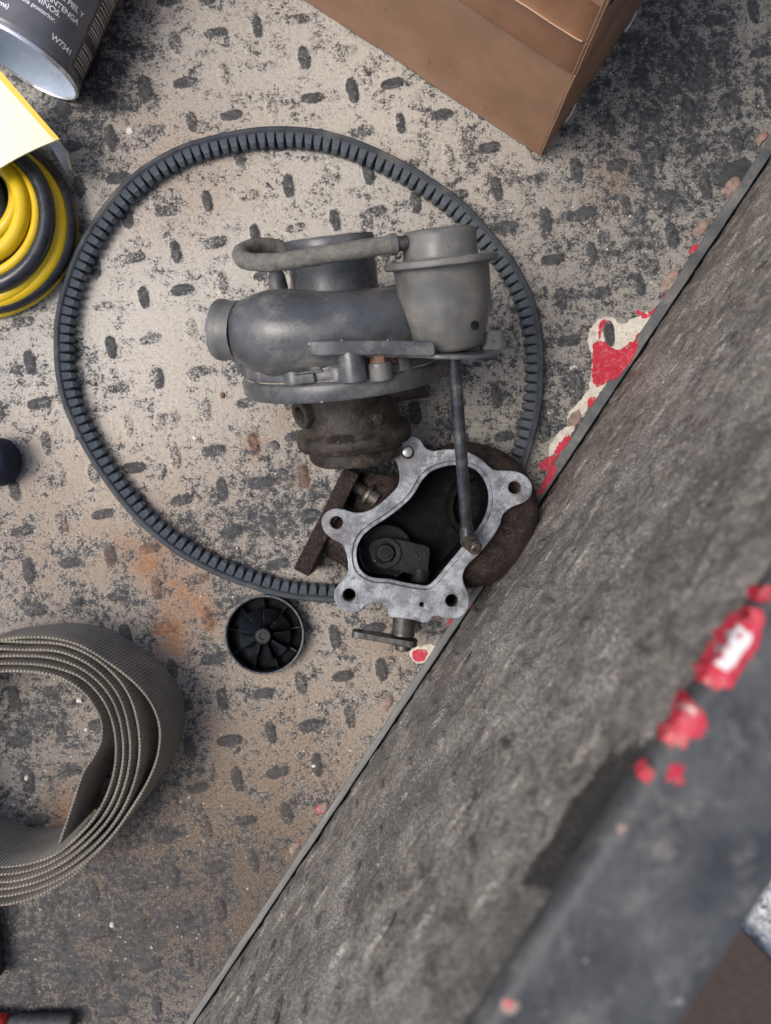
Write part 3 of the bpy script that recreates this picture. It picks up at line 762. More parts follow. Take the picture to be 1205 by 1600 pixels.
outl = b.build('outlet_pipe', M['can_paint'], turbo, rough=(.2, .15))
PX = frame(PO, PA, uax); b = MB(); b.tube([PX @ Vector((14.9*math.cos(a*R(9)), 14.9*math.sin(a*R(9)), 11.7)) for a in range(40)], .8, 8, closed=True); b.build('lip_ring', M['flange'], outl)
# inlet tube with machined mouth
b = MB(); b.lathe([(25.5, 40), (24.8, 43), (24.2, 46), (24.0, 66), (24.6, 68), (24.8, 72.4), (24.0, 73.5), (21.8, 73.5), (21.0, 72.6), (20.4, 60), (19.5, 46), (19, 20), (1, 20)], AX, 72, cap0=False, cap1=False)
inl = b.build('inlet_tube', M['grey_paint'], turbo, rough=(.15, .12))
b = MB(); b.lathe([(21.6, 73.45), (24.2, 73.45), (24.2, 73.9), (21.6, 73.9)], AX, 72, cap0=False, cap1=False); b.add([], []); b.build('machined_mouth', M['flange'], inl)
# compressor wheel nose deep inside the inlet
b = MB(); b.lathe([(18, 22), (12, 30), (7, 38), (5, 46), (3.5, 50), (.5, 51)], AX, 24); b.build('wheel_hub', M['dark_metal'], turbo)
# clamp-ring step with bosses round the cover, rusted bolts
for a in (118, 92, 145, 55, 30, 5, -40, -90, -140, 175):
    ca, sa = math.cos(R(a)), math.sin(R(a))
    b = MB(); b.lathe([(6.2, 0), (6.2, 6.6), (5.4, 7.6), (4, 7.8)], tf(52.2*ca, 4.4, 52.2*sa), 20); b.build('bolt_boss', M['grey_paint'], turbo, rough=(.2, .2))
for (a, mt) in ((134, 'rust_bolt'), (64, 'rust_bolt'), (104, 'grey_paint'), (20, 'grey_paint')):
    ca, sa = math.cos(R(a)), math.sin(R(a))
    b = MB(); b.lathe([(5.4, 0), (5.4, .9), (4.6, 1.2), (4.6, 4.2), (3.9, 5.0)], tf(53.5*ca, 10.2, 53.5*sa), 6 if mt != 'rust_bolt' else 18); b.build('bolt_head', M[mt], turbo, smooth=30)
b = MB(); b.box(tf(-19, 5.2, 55.5, 'y'), (-5, -2.6, 0), (5, 2.4, 4.8)); b.build('cast_lug', M['grey_paint'], turbo, smooth=0, bevel=.8)
b = MB(); b.lathe([(6.6, -14), (6.6, 0), (6.0, 1.0), (3, 1.2)], tf(5.5, 18.6, 60.0), 24); b.build('bracket_post', M['grey_paint'], turbo)
b = MB(); b.lathe([(6.4, -8), (6.4, 0), (6.0, .8)], tf(19, 11, 55.5), 24); b.build('bolt_boss', M['grey_paint'], turbo)
b = MB(); b.lathe([(4.8, 0), (4.8, 3.6), (4.0, 4.2)], tf(19, 11.8, 55.5), 6); b.build('bolt_head', M['rust_bolt'], turbo, smooth=30)
M['chip'] = mat_simple('worn_paint_chip', (.22, .21, .195), (.36, .35, .33), .5, .6)
M['joint_dirt'] = mat_simple('tan_dirt_in_joint', (.20, .17, .13), (.33, .29, .235), .4, .9, .4, 1.0)
def joint(r, h, rad, name='joint_dirt', a0=0, a1=360, step=4):
    b = MB(); b.tube([CC+uax*(h+.25*mnoise.noise(Vector((a*.2, h, 0))))+(e1*math.cos(R(a))+e3*math.sin(R(a)))*(r+.15*mnoise.noise(Vector((a*.3, 5, h)))) for a in range(a0, a1+1, step)], lambda t: rad*(.55+.6*abs(mnoise.noise(Vector((t*40, h, 1))))), 6)
    b.build(name, M['joint_dirt'], turbo)
joint(57.3, 5.2, .55, a0=20, a1=170); joint(24.9, 43.6, .9, a0=20, a1=165); joint(28.2, -5.9, .6, a0=10, a1=170); joint(55.6, 10.9, .4, a0=60, a1=150)
for (x, y, z, r_) in ((-13.5, 25.0, 63.6, .8), (2, 25.2, 66.1, .45), (24, 22.8, 66.1, .4), (-12, -4.6, 58.3, .6)):
    b = MB(); b.lathe([(r_, -.4), (r_*.8, .12), (r_*.3, .2)], frame(T(x, y, z), e3, e1+uax*random.uniform(-1, 1)), 7, wob=lambda a, h: 1+.35*math.sin(2*a+1)); b.build('paint_chip', M['chip'], turbo, smooth=0)
# actuator bracket: turned-up strip + plate under the can
def strip(pts, th, name, mat, par, bev=.8):
    b = MB(); n = len(pts); v = []; f = []
    for (x, y0, y1, z) in pts: v += [T(x, y0, z), T(x, y1, z), T(x, y1, z-th), T(x, y0, z-th)]
    for i in range(n-1):
        for k in range(4): f.append((i*4+k, i*4+(k+1) % 4, (i+1)*4+(k+1) % 4, (i+1)*4+k))
    f.append((3, 2, 1, 0)); f.append(tuple((n-1)*4+k for k in range(4))); b.add(v, f)
    return b.build(name, mat, par, smooth=40, bevel=bev)
strip([(-14.5, 21.5, 26.0, 62.0), (-13, 19.8, 26.2, 64.2), (-9, 18.8, 26.0, 65.6), (0, 18.2, 25.3, 66), (20, 16, 23.0, 66), (38, 13.5, 20.6, 65.4), (45, 12.6, 19.6, 65.0), (46.5, 13.4, 18.8, 65.0)], 2.6, 'bracket_flange', M['grey_paint'], turbo)
def bracket_plate():
    L = [(-8, 56), (0, 58), (20, 59), (40, 60), (47, 64.2), (56, 64.8), (66, 63), (75, 57.5), (81, 49), (82, 39), (79, 30), (70, 22), (55, 20), (40, 26), (30, 40), (10, 50), (-8, 54)]
    fr = Matrix((e1, e3, uax)).transposed().to_4x4(); fr.translation = T(0, 0, 0)
    # plate follows a slight fall from left to right
    sh = Matrix.Identity(4); sh[2][0] = -.12
    return flat('bracket_plate', [smooth_loop(L, 4)], 16.4, 18.6, .7, M['grey_paint'], turbo, fr @ sh)
bracket_plate()
b = MB(); b.tube([T(79, 8.5, 38), T(79.5, 14, 38), T(79.5, 18.5, 38)], [6.5, 6.5, 4.5], 12, flat=.3); b.build('bracket_ear', M['grey_paint'], turbo)
# actuator can
CA = frame(T(55.5, 12.2, 39), uax, e1)
b = MB(); b.lathe([(0.5, 0), (17.0, 0), (18.6, .8), (19.4, 2.4), (20.3, 8), (22.0, 14), (23.3, 19), (23.8, 24), (23.9, 40.0), (24.6, 41.0), (26.6, 41.6)], CA, 72, cap1=False); can = b.build('actuator_can', M['can_paint'], turbo, rough=(.12, .1))
b = MB(); b.lathe([(24, 40.8), (27.6, 40.9), (28.7, 41.6), (28.9, 43.2), (28.3, 44.4), (26.6, 44.9), (22.5, 44.6), (19, 44.4)], CA, 72, cap0=False, cap1=False, wob=lambda a, h: 1+.006*math.sin(3*a)); b.build('crimped_rim', M['can_paint'], turbo, rough=(.15, .12))
b = MB(); b.lathe([(19.6, 44.2), (18.9, 45.2), (18.6, 47), (18.5, 55.2), (17.9, 57.2), (16.4, 58.3), (12, 58.6), (.5, 58.7)], CA, 64, cap0=False); b.build('cap_dome', M['can_paint'], turbo, rough=(.12, .1))
b = MB(); hp = CA @ Vector((12.5, -20.1, 12.0)); hn = (hp-(CA @ Vector((0, 0, 12)))).normalized()
b = MB(); b.lathe([(2.2, -.6), (2.2, .35), (2.0, .4)], frame(hp+hn*-.9, hn), 20); b.build('vent_hole', M['gap'], can)
# hose nipples, hose and clamp
b = MB(); b.lathe([(5.6, -8), (5.4, 0), (5.2, 16), (4.6, 21), (3.4, 24)], tf(-30.5, 36, 8), 24); b.build('boost_nipple', M['grey_paint'], turbo)
hz = [(446, 415, 82), (446, 400, 84), (438, 389, 86), (420, 385, 89), (399, 386, 94), (383, 391, 100), (376, 398, 106), (382, 406, 112), (400, 410, 116.5), (440, 409, 120), (500, 399, 123), (560, 390, 124), (600, 384, 124), (622, 381, 123.5)]
hp_ = smooth_loop([W(*q) for q in hz], 8, closed=False)
b = MB(); b.tube(hp_, lambda t: 4.35+.12*math.sin(t*60), 18); hose = b.build('boost_hose', M['hose'], turbo, rough=(.25, .25))
b = MB(); d_ = (W(*hz[-1])-W(*hz[-2])).normalized(); b.lathe([(4.8, -4.2), (5.1, -4), (5.1, -.6), (4.8, -.4)], frame(W(*hz[-1]), d_), 28); b.build('hose_clamp', M['can_paint'], turbo)
b = MB(); b.lathe([(3.6, -3), (3.6, 4.5), (3.0, 4.6)], frame(W(*hz[-1]), d_), 20); b.build('can_nipple', M['dark_metal'], turbo)
b = MB(); b.tube([W(627, 401, 118), W(622, 404, 118), W(618, 402, 119), W(618, 408, 118), W(612, 409, 118)], .8, 8); b.build('clamp_wire', M['can_paint'], turbo)
# bearing housing
b = MB(); b.lathe([(20, -4), (30, -5.4), (29, -7), (28.0, -9), (27.6, -20), (28.2, -28), (29.5, -30.5), (33.4, -32.5), (34.6, -34), (34.6, -38), (33.6, -39.6), (30.0, -40.6), (28.4, -42), (28.6, -48), (27.4, -50), (22, -50.6)], AX, 72); bh = b.build('bearing_housing', M['cast_brown'], turbo, rough=(.5, .09))
b = MB(); b.tube([CC+uax*-39.6+(e1*math.cos(R(5*i))+e3*math.sin(R(5*i)))*33.2 for i in range(72)], 1.1, 8, closed=True); b.build('heat_shield_rim', M['rust_cast'], turbo, rough=(.3, .2))
b = MB(); b.lathe([(8.6, -12), (8.6, 0), (8.0, 1.2), (5.0, 1.3), (4.7, .6), (4.5, -7), (.3, -7)], frame(T(-28, -18.5, 14), -e1*.80+e3*.58-uax*.08), 28, cap1=False); b.build('oil_port', M['cast_brown'], turbo, rough=(.2, .15))
b = MB(); b.lathe([(7.2, -22), (7.2, 0), (6.2, 1.4), (2, 1.6)], frame(T(45, -11, 8), e1), 24); b.build('coolant_port', M['cast_brown'], turbo, rough=(.2, .15))
b = MB(); b.tube([T(0, -22, -15), T(0, -22, -38), T(0, -26, -49)], [13, 11.5, 11.5], 20); b.build('oil_drain', M['cast_brown'], turbo, rough=(.3, .12))
b = MB(); b.lathe([(3.6, 0), (3.6, 1.2), (3, 1.6)], frame(T(15, -24, 24.0), e1*.4+e3*.9), 6); b.build('bolt_head', M['cast_brown'], turbo, smooth=20)
# push rod down over the turbine housing
r0 = T(58.6, 12, 39.5); r1 = W(730, 838, 57.0)
b = MB(); b.tube([r0, r0+(r1-r0)*.33, r0+(r1-r0)*.66, r1], 3.45, 20); b.build('push_rod', M['rod'], turbo)
pn = Vector((.26, -.40, .85)).normalized()
b = MB(); b.tube([r1-(r1-r0).normalized()*7, r1-(r1-r0).normalized()*2, r1+Vector((.8, -1.8, 0))], [3.5, 4.4, 5.0], 16); b.build('rod_eye', M['rod'], turbo)
b = MB(); pr = []
for i in range(5): pr += [(5.2-.25*i, 2.4*i-4), (5.2-.25*i, 2.4*i-2.9), (3.9-.25*i, 2.4*i-2.6), (3.9-.25*i, 2.4*i-1.8)]
b.lathe(pr+[(3.4, 8.0), (2.6, 8.6), (1.2, 8.6), (1.0, 7.8)], frame(r1+Vector((1.8, -3.6, 3.6)), pn), 22); b.build('threaded_pin', M['stud'], turbo, smooth=25)

# ------------------------------------------------------------------ turbine housing
def inside(p, loop):
    c = False; n = len(loop); j = n-1
    for i in range(n):
        a, b_ = loop[i], loop[j]
        if (a[1] > p[1]) != (b_[1] > p[1]) and p[0] < (b_[0]-a[0])*(p[1]-a[1])/(b_[1]-a[1])+a[0]: c = not c
        j = i
    return c
def hollow(mb, loop):
    mb.f = [q for q in mb.f if not inside(sum((mb.v[i] for i in q), Vector((0, 0, 0)))/len(q), loop)]; return mb
ZF = 47.0
def z2(l, z=ZF): return [W(430+.3568*x, 660+.3568*y, z).to_2d() for x, y in l]
FO = [(517, 130), (530, 85), (560, 60), (600, 58), (635, 75), (655, 106), (690, 124), (740, 118), (800, 118), (855, 133), (905, 162), (940, 195), (970, 209), (1015, 211), (1062, 216), (1105, 240), (1126, 278), (1122, 318), (1095, 348), (1040, 370), (1000, 402), (985, 450), (960, 492), (928, 535), (888, 582), (850, 618), (826, 655), (824, 695), (845, 745), (851, 790), (835, 832), (800, 858), (755, 857), (715, 850), (690, 852), (668, 880), (615, 868), (560, 858), (500, 850), (495, 818), (472, 797), (430, 791), (398, 800), (372, 824), (330, 832), (283, 815), (258, 770), (266, 725), (292, 695), (315, 668), (319, 620), (310, 570), (293, 535), (258, 515), (220, 485), (203, 440), (215, 402), (250, 379), (292, 378), (340, 393), (390, 392), (440, 370), (500, 320), (535, 280), (545, 240), (538, 190), (522, 155)]
FI = [(785, 186), (730, 196), (682, 217), (645, 252), (622, 292), (590, 336), (540, 381), (480, 425), (420, 465), (382, 500), (361, 545), (357, 590), (370, 638), (400, 668), (440, 682), (500, 686), (560, 700), (620, 710), (668, 714), (700, 690), (745, 635), (800, 570), (850, 510), (892, 458), (924, 398), (936, 330), (925, 270), (890, 216), (840, 191)]
FS = [(785, 168), (725, 179), (670, 203), (630, 241), (606, 284), (575, 327), (528, 368), (468, 412), (408, 452), (366, 490), (343, 540), (338, 592), (352, 648), (388, 682), (436, 700), (498, 703), (556, 716), (618, 728), (676, 730), (715, 702), (760, 648), (815, 582), (866, 520), (908, 466), (941, 402), (954, 330), (942, 262), (903, 202), (846, 174)]
HO = [(583, 130), (1050, 285), (775, 780), (325, 755), (270, 438)]
fo = smooth_loop(z2(FO), 4); fi = smooth_loop(z2(FI), 5); fs = smooth_loop(z2(FS), 5)
def hole(c, r): p = z2([c])[0]; return circle(p.x, p.y, r, 26)
tc = W(690, 830, 0)
tur = thing('turbine_housing', 'rusty turbine housing with bare machined outlet flange facing up, below the compressor', 'turbine housing', (tc.x, tc.y, 0))
flat('outlet_flange', [fo, fs]+[hole(c, 3.9) for c in HO]+[hole((642, 797), 1.3)], ZF-9, ZF, .55, M['flange'], tur)
flat('step_ring', [smooth_loop(z2(FS), 5), fi], ZF-9, ZF-1.1, .35, M['flange'], tur)
# chamfered hole mouths, bores
for n_, c in enumerate(HO):
    p = z2([c])[0]
    b = MB(); b.lathe([(4.9, .12), (5.0, .02), (3.9, -1.3), (3.55, -1.6), (3.5, -8), (3.5, -30), (.2, -30)], frame((p.x, p.y, ZF), (0, 0, 1)), 28, cap0=False, cap1=False); b.build('bolt_hole', M['dark_bore'], tur)
p = z2([HO[0]])[0]
b = MB(); b.lathe([(3.2, -6), (3.2, -1.4), (2.6, -.9), (.2, -.8)], frame((p.x, p.y, ZF), (0.25, -.1, 1)), 24, cap1=True); b.build('broken_stud', M['bright'], tur)
# lug bodies and outlet chamber below the flange
b = MB()
def grow(lp, k):
    c = sum((Vector(q) for q in lp), Vector((0, 0)))/len(lp); return [Vector(q)+(Vector(q)-c).normalized()*k for q in lp]
flat('outlet_chamber', [grow(fs, 3.2), grow(fi, .1)], 6, ZF-8.6, .4, M['rust_cast'], tur)
flat('chamber_floor', [grow(fs, 1.0), ], 8, 13, .4, M['soot'], tur)
for c in HO:
    p = z2([c])[0]
    b = MB(); b.lathe([(6.5, 8), (7.4, 22), (8.4, ZF-8.8)], frame((p.x, p.y, 0), (0, 0, 1)), 20, cap1=False); b.build('lug_column', M['rust_cast'], tur, rough=(.5, .12)) if c != HO[3] and c != HO[4] else None
# inner lining (sooty walls) and turbine bore
lin = MB(); n = len(fi); g_ = grow(fi, -.25)
lin.add([Vector((q.x, q.y, ZF-1.6)) for q in g_]+[Vector((q.x, q.y, 6)) for q in g_], [(i, (i+1) % n, n+(i+1) % n, n+i) for i in range(n)]); lin.build('sooty_lining', M['soot'], tur, smooth=60)
tb = W(752, 792, 8)
b = MB(); b.lathe([(24, 12), (24, 17), (22, 20), (19.5, 20), (18.5, 17), (18, 12)], frame((tb.x, tb.y, 0), (0, 0, 1)), 48); b.build('turbine_bore', M['soot'], tur, rough=(.4, .1))
# wastegate flap, arm
fc = W(430+.3568*485, 660+.3568*570, 30)
b = MB(); b.lathe([(17.5, -14), (17.5, -8.2), (16.8, -7.6), (.4, -7.6)], frame(fc, (0, 0, 1)), 40); b.build('valve_seat', M['soot_part'], tur)
b = MB(); b.tube([fc+Vector((16.6*math.cos(R(a)), 16.6*math.sin(R(a)), -7.4)) for a in range(170, 300, 6)], .55, 6); b.build('seat_edge', M['can_paint'], tur)
al = [(410, 560), (420, 525), (455, 505), (510, 506), (560, 514), (620, 530), (676, 545), (678, 600), (668, 668), (640, 676), (590, 665), (540, 652), (480, 640), (435, 618)]
flat('flap_arm', [smooth_loop([q for q in z2(al, 33)], 2)], 27, 33, .9, M['soot_part'], tur)
b = MB(); b.lathe([(9.8, 32.6), (9.8, 33.6), (9.2, 34.2), (6.4, 34.3), (6.0, 34.0), (5.6, 34.3), (5.4, 36.2), (4.8, 36.8), (3.2, 36.9), (2.9, 36.2), (.3, 36.3)], frame((fc.x, fc.y, 0), (0, 0, 1)), 36, cap0=False); b.build('flap_washer', M['soot_part'], tur)
b = MB(); q0 = W(430+.3568*640, 660+.3568*640, 28); q1 = W(430+.3568*625, 660+.3568*790, 28); b.tube([q0, q1], 6.2, 20); b.build('flap_shaft', M['soot_part'], tur)
# wastegate bush and outside lever
w0 = W(632, 952, 30); w1 = W(629, 1003, 30)
b = MB(); b.lathe([(6.6, 0), (6.9, 1), (6.9, 13), (7.3, 14), (7.3, 16), (6.6, 16.6)], frame(w0, w1-w0), 28); b.build('shaft_bush', M['dark_metal'], tur, rough=(.15, .2))
la, lb_ = W(560, 990, 33), W(640, 1003, 31); ld = (lb_-la).normalized(); ly = Vector((0, 0, 1)).cross(ld)
fr = Matrix((ld, Vector((0, 0, 1)), -ly)).transposed().to_4x4(); fr.translation = la
lvl = (lb_-la).length
flat('wastegate_lever', [smooth_loop([(-4, 0), (-3, 4.5), (0, 6), (8, 6.4), (lvl-6, 8), (lvl+1, 8), (lvl+4, 5), (lvl+5, 0), (lvl+4, -5), (lvl+1, -8), (lvl-6, -8), (8, -6.4), (0, -6), (-3, -4.5)], 3), circle(1.5, 0, 2.6, 18)], -2.0, 2.0, .5, M['dark_metal'], tur, fr)
b = MB(); b.lathe([(5.2, 0), (5.2, 2.4), (4.4, 3.2), (1, 3.4)], frame(W(630, 1008, 30), w1-w0), 20); b.build('rivet_head', M['dark_metal'], tur)
# volute wrapped round the right-hand side and swung into the inlet neck
vc = W(728, 800, 26); vp = []; vr = []
for i in range(41):
    q = i/40; a = R(160)-R(300)*q; r = 11+8.5*q
    rad = 29+2*q
    vp.append(Vector((vc.x+rad*math.cos(a), vc.y+rad*math.sin(a), 21+2*math.sin(q*3)))); vr.append(r)
nk = [W(650, 905, 22), W(605, 880, 22), W(560, 848, 22), W(520, 822, 23)]
vp += nk; vr += [19, 18.5, 18, 18]
vps = smooth_loop(vp, 2, closed=False); vrs = [vr[min(i//2, len(vr)-1)] for i in range(len(vps))]
b = MB(); b.tube(vps, vrs, 56); hollow(b, grow(fs, 2.0)).build('turbine_scroll', M['rust_cast'], tur, smooth=80, rough=(.7, .07))
b = MB(); b.lathe([(38, 2), (41, 4), (44, 8), (45, 14), (45.5, 20), (45, 26), (44, 31), (42, 34), (40, 36), (38, 37.5), (34, 38), (30, 38.2), (26, 38.4), (20, 38.5)], frame((vc.x+1, vc.y-1, 0), (0, 0, 1)), 128); hollow(b, grow(fs, 2.0)).build('turbine_body', M['rust_cast'], tur, smooth=60, rough=(1.0, .06))
b = MB(); b.tube([W(600, 745, 22), W(590, 800, 22), W(600, 850, 22)], [15, 17, 15], 40); hollow(b, grow(fs, 2.0)).build('chamber_wall', M['rust_cast'], tur, smooth=80, rough=(.6, .08))
# inlet foot flange (edge-on) with stud
ta, tb_ = W(541, 733, 44), W(465, 885, 44)
td = (tb_-ta).normalized(); tn = Vector((-td.y, td.x, 0))
if tn.x > 0: tn = -tn
fr = Matrix((td, Vector((0, 0, 1)), td.cross(Vector((0, 0, 1))))).transposed().to_4x4(); fr.translation = Vector((ta.x, ta.y, 0))
fln = (tb_-ta).length
inner = td.cross(Vector((0, 0, 1)))
sgn = 1 if inner.x > 0 else -1
lo, hi = (-1.5, 8.5) if sgn > 0 else (-8.5, 1.5)
loopF = [(-3, 3), (2, 0), (fln-2, 0), (fln+3, 3), (fln+3, 40), (fln, 44.5), (fln-8, 45), (fln*.62, 43.2), (fln*.38, 43.2), (8, 45), (0, 44.5), (-3, 40)]
flat('inlet_flange', [loopF, circle(fln/2, 22, 15, 24), circle(5, 33, 4, 16), circle(fln-5, 33, 4, 16)], lo, hi, .8, M['rust_cast'], tur, fr)
st0 = W(542, 751, 36); sd_ = Vector((.80, -.60*.85, 0)).normalized()
b = MB(); pr = []
for i in range(11): pr += [(3.9, i*1.75), (3.2, i*1.75+.9)]
b.lathe(pr, frame(st0, sd_), 20); b.build('flange_stud', M['stud'], tur, smooth=20)
b = MB(); b.lathe([(7.0, 14.4), (7.3, 15), (7.3, 16.4), (5.6, 16.6), (5.6, 22.0), (5.0, 22.6)], frame(st0, sd_), 24); b.build('stud_washer', M['stud'], tur, smooth=30)

# ------------------------------------------------------------------ black finned plastic cap
cc = W(414, 991, 8)
cap = thing('plastic_cap', 'round black plastic cap with radial fins lying below the belt', 'cap', (cc.x, cc.y, 0))
Z = Vector((0, 0, 1)); cf = frame((cc.x, cc.y, 0), Z)
b = MB(); b.lathe([(24.0, 0), (25.4, .6), (25.6, 9.2), (25.2, 10.0), (24.2, 10.1), (23.6, 9.4), (23.2, 1.6), (.3, 1.4)], cf, 72); b.build('cap_cup', M['cap_matt'], cap)
b = MB(); b.tube([Vector((cc.x+25.4*math.cos(R(5*i)), cc.y+25.4*math.sin(R(5*i)), 9.8)) for i in range(72)], .75, 8, closed=True); b.build('cap_lip', M['cap_rim'], cap)
for i in range(9):
    a0 = R(40*i+14); a1 = a0+R(37.5)
    v = []
    for (rr_, h0, h1) in ((5.0, 9.5, 12.5), (17.3, 5.5, 11.2)):
        for k in range(5):
            a = a0+(a1-a0)*k/4; v.append(Vector((cc.x+rr_*math.cos(a), cc.y+rr_*math.sin(a), h0+(h1-h0)*k/4)))
    nb = len(v); v += [Vector((p.x, p.y, 3.0)) for p in v]
    f = [(k, k+1, 6+k, 5+k) for k in range(4)]
    rim_ = [0, 1, 2, 3, 4, 9, 8, 7, 6, 5]; f += [(rim_[k], rim_[(k+1) % 10], nb+rim_[(k+1) % 10], nb+rim_[k]) for k in range(10)]
    b = MB(); b.add(v, f); b.build('blade', M['cap'], cap, smooth=25, bevel=.3, seg=2)
    am = a0-R(2); fr_ = frame((cc.x, cc.y, 0), Z, (math.cos(am), math.sin(am), 0))
    b = MB(); b.add([fr_ @ Vector(q) for q in ((17.0, -.5, 3), (23.6, -.5, 3), (23.6, -.4, 8.8), (17.0, -.4, 6.8), (17.0, .5, 3), (23.6, .5, 3), (23.6, .4, 8.8), (17.0, .4, 6.8))],
        [(0, 1, 2, 3), (7, 6, 5, 4), (3, 2, 6, 7), (1, 5, 6, 2), (0, 3, 7, 4)]); b.build('fin', M['cap'], cap, smooth=0, bevel=.2, seg=1)
b = MB(); b.lathe([(6.8, 8), (6.4, 12.5), (5.4, 15.2), (4.6, 15.6), (2.4, 15.6), (2.2, 14.2), (.2, 14.2)], cf, 12); b.build('hub', M['cap'], cap, smooth=25)

# ------------------------------------------------------------------ webbing strap coil
def z4(l): return [(.4315*x, 900+.4315*y) for x, y in l]
SP = [(215, 968), (240, 895), (268, 810), (302, 712), (340, 652), (368, 590), (362, 510), (305, 425), (215, 368), (100, 347), (-40, 352), (-180, 410), (-290, 530), (-330, 690), (-290, 860), (-180, 985), (-60, 1045), (60, 1050),
      (200, 1008), (318, 905), (385, 800), (418, 680), (414, 560), (376, 455), (300, 372), (200, 332), (90, 318), (-50, 325), (-200, 385), (-320, 520), (-360, 690), (-318, 870), (-200, 1010), (-60, 1075), (80, 1072),
      (215, 1022), (335, 920), (410, 810), (445, 680), (440, 552), (400, 440), (318, 352), (210, 303), (90, 290), (-60, 300), (-215, 365), (-345, 510), (-385, 690), (-340, 880), (-215, 1030), (-60, 1100), (80, 1098),
      (225, 1040), (350, 935), (430, 820), (470, 680), (465, 545), (424, 425), (335, 330), (220, 276), (90, 268), (-60, 272), (-230, 345), (-370, 500), (-412, 690), (-365, 890), (-230, 1050), (-60, 1128), (85, 1122),
      (235, 1062), (365, 955), (452, 832), (500, 690), (500, 548), (458, 418), (365, 315), (240, 252), (95, 240), (-70, 244), (-250, 325), (-395, 490), (-440, 690), (-390, 900), (-240, 1075), (-60, 1155), (90, 1145),
      (245, 1082), (385, 965), (495, 815), (560, 690), (580, 580), (562, 490), (505, 405), (405, 322), (280, 248), (150, 222), (0, 232), (-130, 268), (-280, 350), (-420, 500), (-470, 690), (-415, 915), (-250, 1105), (-60, 1190), (100, 1172), (250, 1095), (340, 1010)]
def make_strap():
    HZ = 47.0
    P = smooth_loop([W(x, y, HZ).to_2d() for x, y in z4(SP)], 7, closed=False)
    m = len(P); th = .85
    c = W(60, 1185, HZ)
    t = thing('webbing_strap', 'coil of grey woven webbing strap standing on its edge', 'strap', (c.x, c.y, 0))
    me = bpy.data.meshes.new('webbing')
    off = Vector((c.x, c.y, 0)); v = []; f = []; uv = []
    s = 0.0; S = []
    for i in range(m):
        if i: s += (P[i]-P[i-1]).length
        S.append(s)
    ring = [(-th, 0), (-th*.9, .5), (-th, .5), (-th, HZ), (-th*.45, HZ+.7), (th*.45, HZ+.7), (th, HZ), (th, 0)]
    th = .95
    ring = [(-th, .3), (-th, 1.5), (-th, HZ*.33), (-th, HZ*.66), (-th, HZ-.6), (-th*.5, HZ+.3), (th*.5, HZ+.3), (th, HZ-.6), (th, HZ*.66), (th, HZ*.33), (th, 1.5), (th, .3)]
    k = len(ring)
    for i in range(m):
        tn = (P[min(i+1, m-1)]-P[max(i-1, 0)]).normalized(); nn = Vector((-tn.y, tn.x))
        wz = mnoise.noise(Vector((S[i]*.012, 3.3, 0)))*1.1
        lean = mnoise.noise(Vector((S[i]*.008, 8.3, 0)))*1.4
        for (q, z) in ring:
            fz = 1-z/HZ
            p = P[i]+nn*(q+lean*fz*1.0); v.append(((Vector((p.x, p.y, z+(wz if z > 20 else 0)))-off)*MM)[:])
    for i in range(m-1):
        for j in range(k): f.append((i*k+j, i*k+(j+1) % k, (i+1)*k+(j+1) % k, (i+1)*k+j)); 
    f.append(tuple(range(k-1, -1, -1))); f.append(tuple((m-1)*k+j for j in range(k)))
    me.from_pydata(v, [], f)
    u = me.uv_layers.new(name='uv'); across = []
    acc = 0
    for j in range(k):
        across.append(acc); a, b2 = ring[j], ring[(j+1) % k]; acc += math.hypot(a[0]-b2[0], a[1]-b2[1])
    across.append(acc)
    li = 0
    for fi_ in range((m-1)*k):
        i, j = divmod(fi_, k)
        for (ii, jj) in ((i, j), (i, j+1), (i+1, j+1), (i+1, j)):
            u.data[li].uv = (S[ii], across[jj]); li += 1
    ob = finish(me, 'webbing', M['web'], t, 60, 0, 1, False)
make_strap()

# ------------------------------------------------------------------ cable coil in its card sleeve
cb = W(-30, 350, 0)
coil = thing('jumper_cable', 'coiled yellow and black cable half covered by a cream card sleeve', 'cable', (cb.x, cb.y, 0))
def loop_px(cx, cy, rx, ry, z, r, mat, name, tilt=0.0, ph=0.0):
    pts = []
    for i in range(72):
        a = R(5*i); x = cx+rx*math.cos(a); y = cy+ry*math.sin(a)
        zz = z + tilt*math.sin(a+ph)
        pts.append(W(x, y, zz))
    b = MB(); b.tube(pts, r, 14, closed=True); b.build(name, M[mat], coil, rough=(.25, .03))
loop_px(-32, 355, 146, 136, 4.2, 3.6, 'yellow', 'yellow_cable', 0, 0)
loop_px(-28, 350, 138, 132, 9.5, 4.4, 'black_cable', 'black_cable', 1.0, 1)
loop_px(-24, 352, 119, 121, 13.0, 4.6, 'yellow', 'yellow_cable', 1.5, 2)
loop_px(-34, 348, 117, 121, 17.5, 4.2, 'yellow', 'yellow_cable', 2, 3)
loop_px(-34, 338, 108, 112, 22.0, 5.0, 'black_cable', 'black_cable', 1.5, 1.5)
loop_px(-38, 334, 96, 98, 22.5, 3.2, 'yellow', 'yellow_cable', 1.0, .5)
loop_px(-40, 330, 88, 90, 20.0, 3.4, 'black_cable', 'black_cable', 1.0, 2.5)
loop_px(-44, 326, 80, 80, 25.0, 5.0, 'yellow', 'yellow_cable', 1.0, .2)
loop_px(-58, 310, 84, 74, 17.5, 4.6, 'yellow', 'yellow_cable', 2.0, 2.2)
loop_px(-60, 325, 66, 66, 9.0, 4.6, 'black_cable', 'black_cable', 1.0, .2)
# bluish backing of the pack inside the loop
b = MB(); q = [W(-110, 300, 6), W(-4, 296, 6), W(10, 350, 6), W(-20, 400, 6), W(-110, 400, 6)]; b.prism([(p.x, p.y) for p in q], 5, 6.2); b.build('backing_card', M['plastic'], coil, smooth=0)
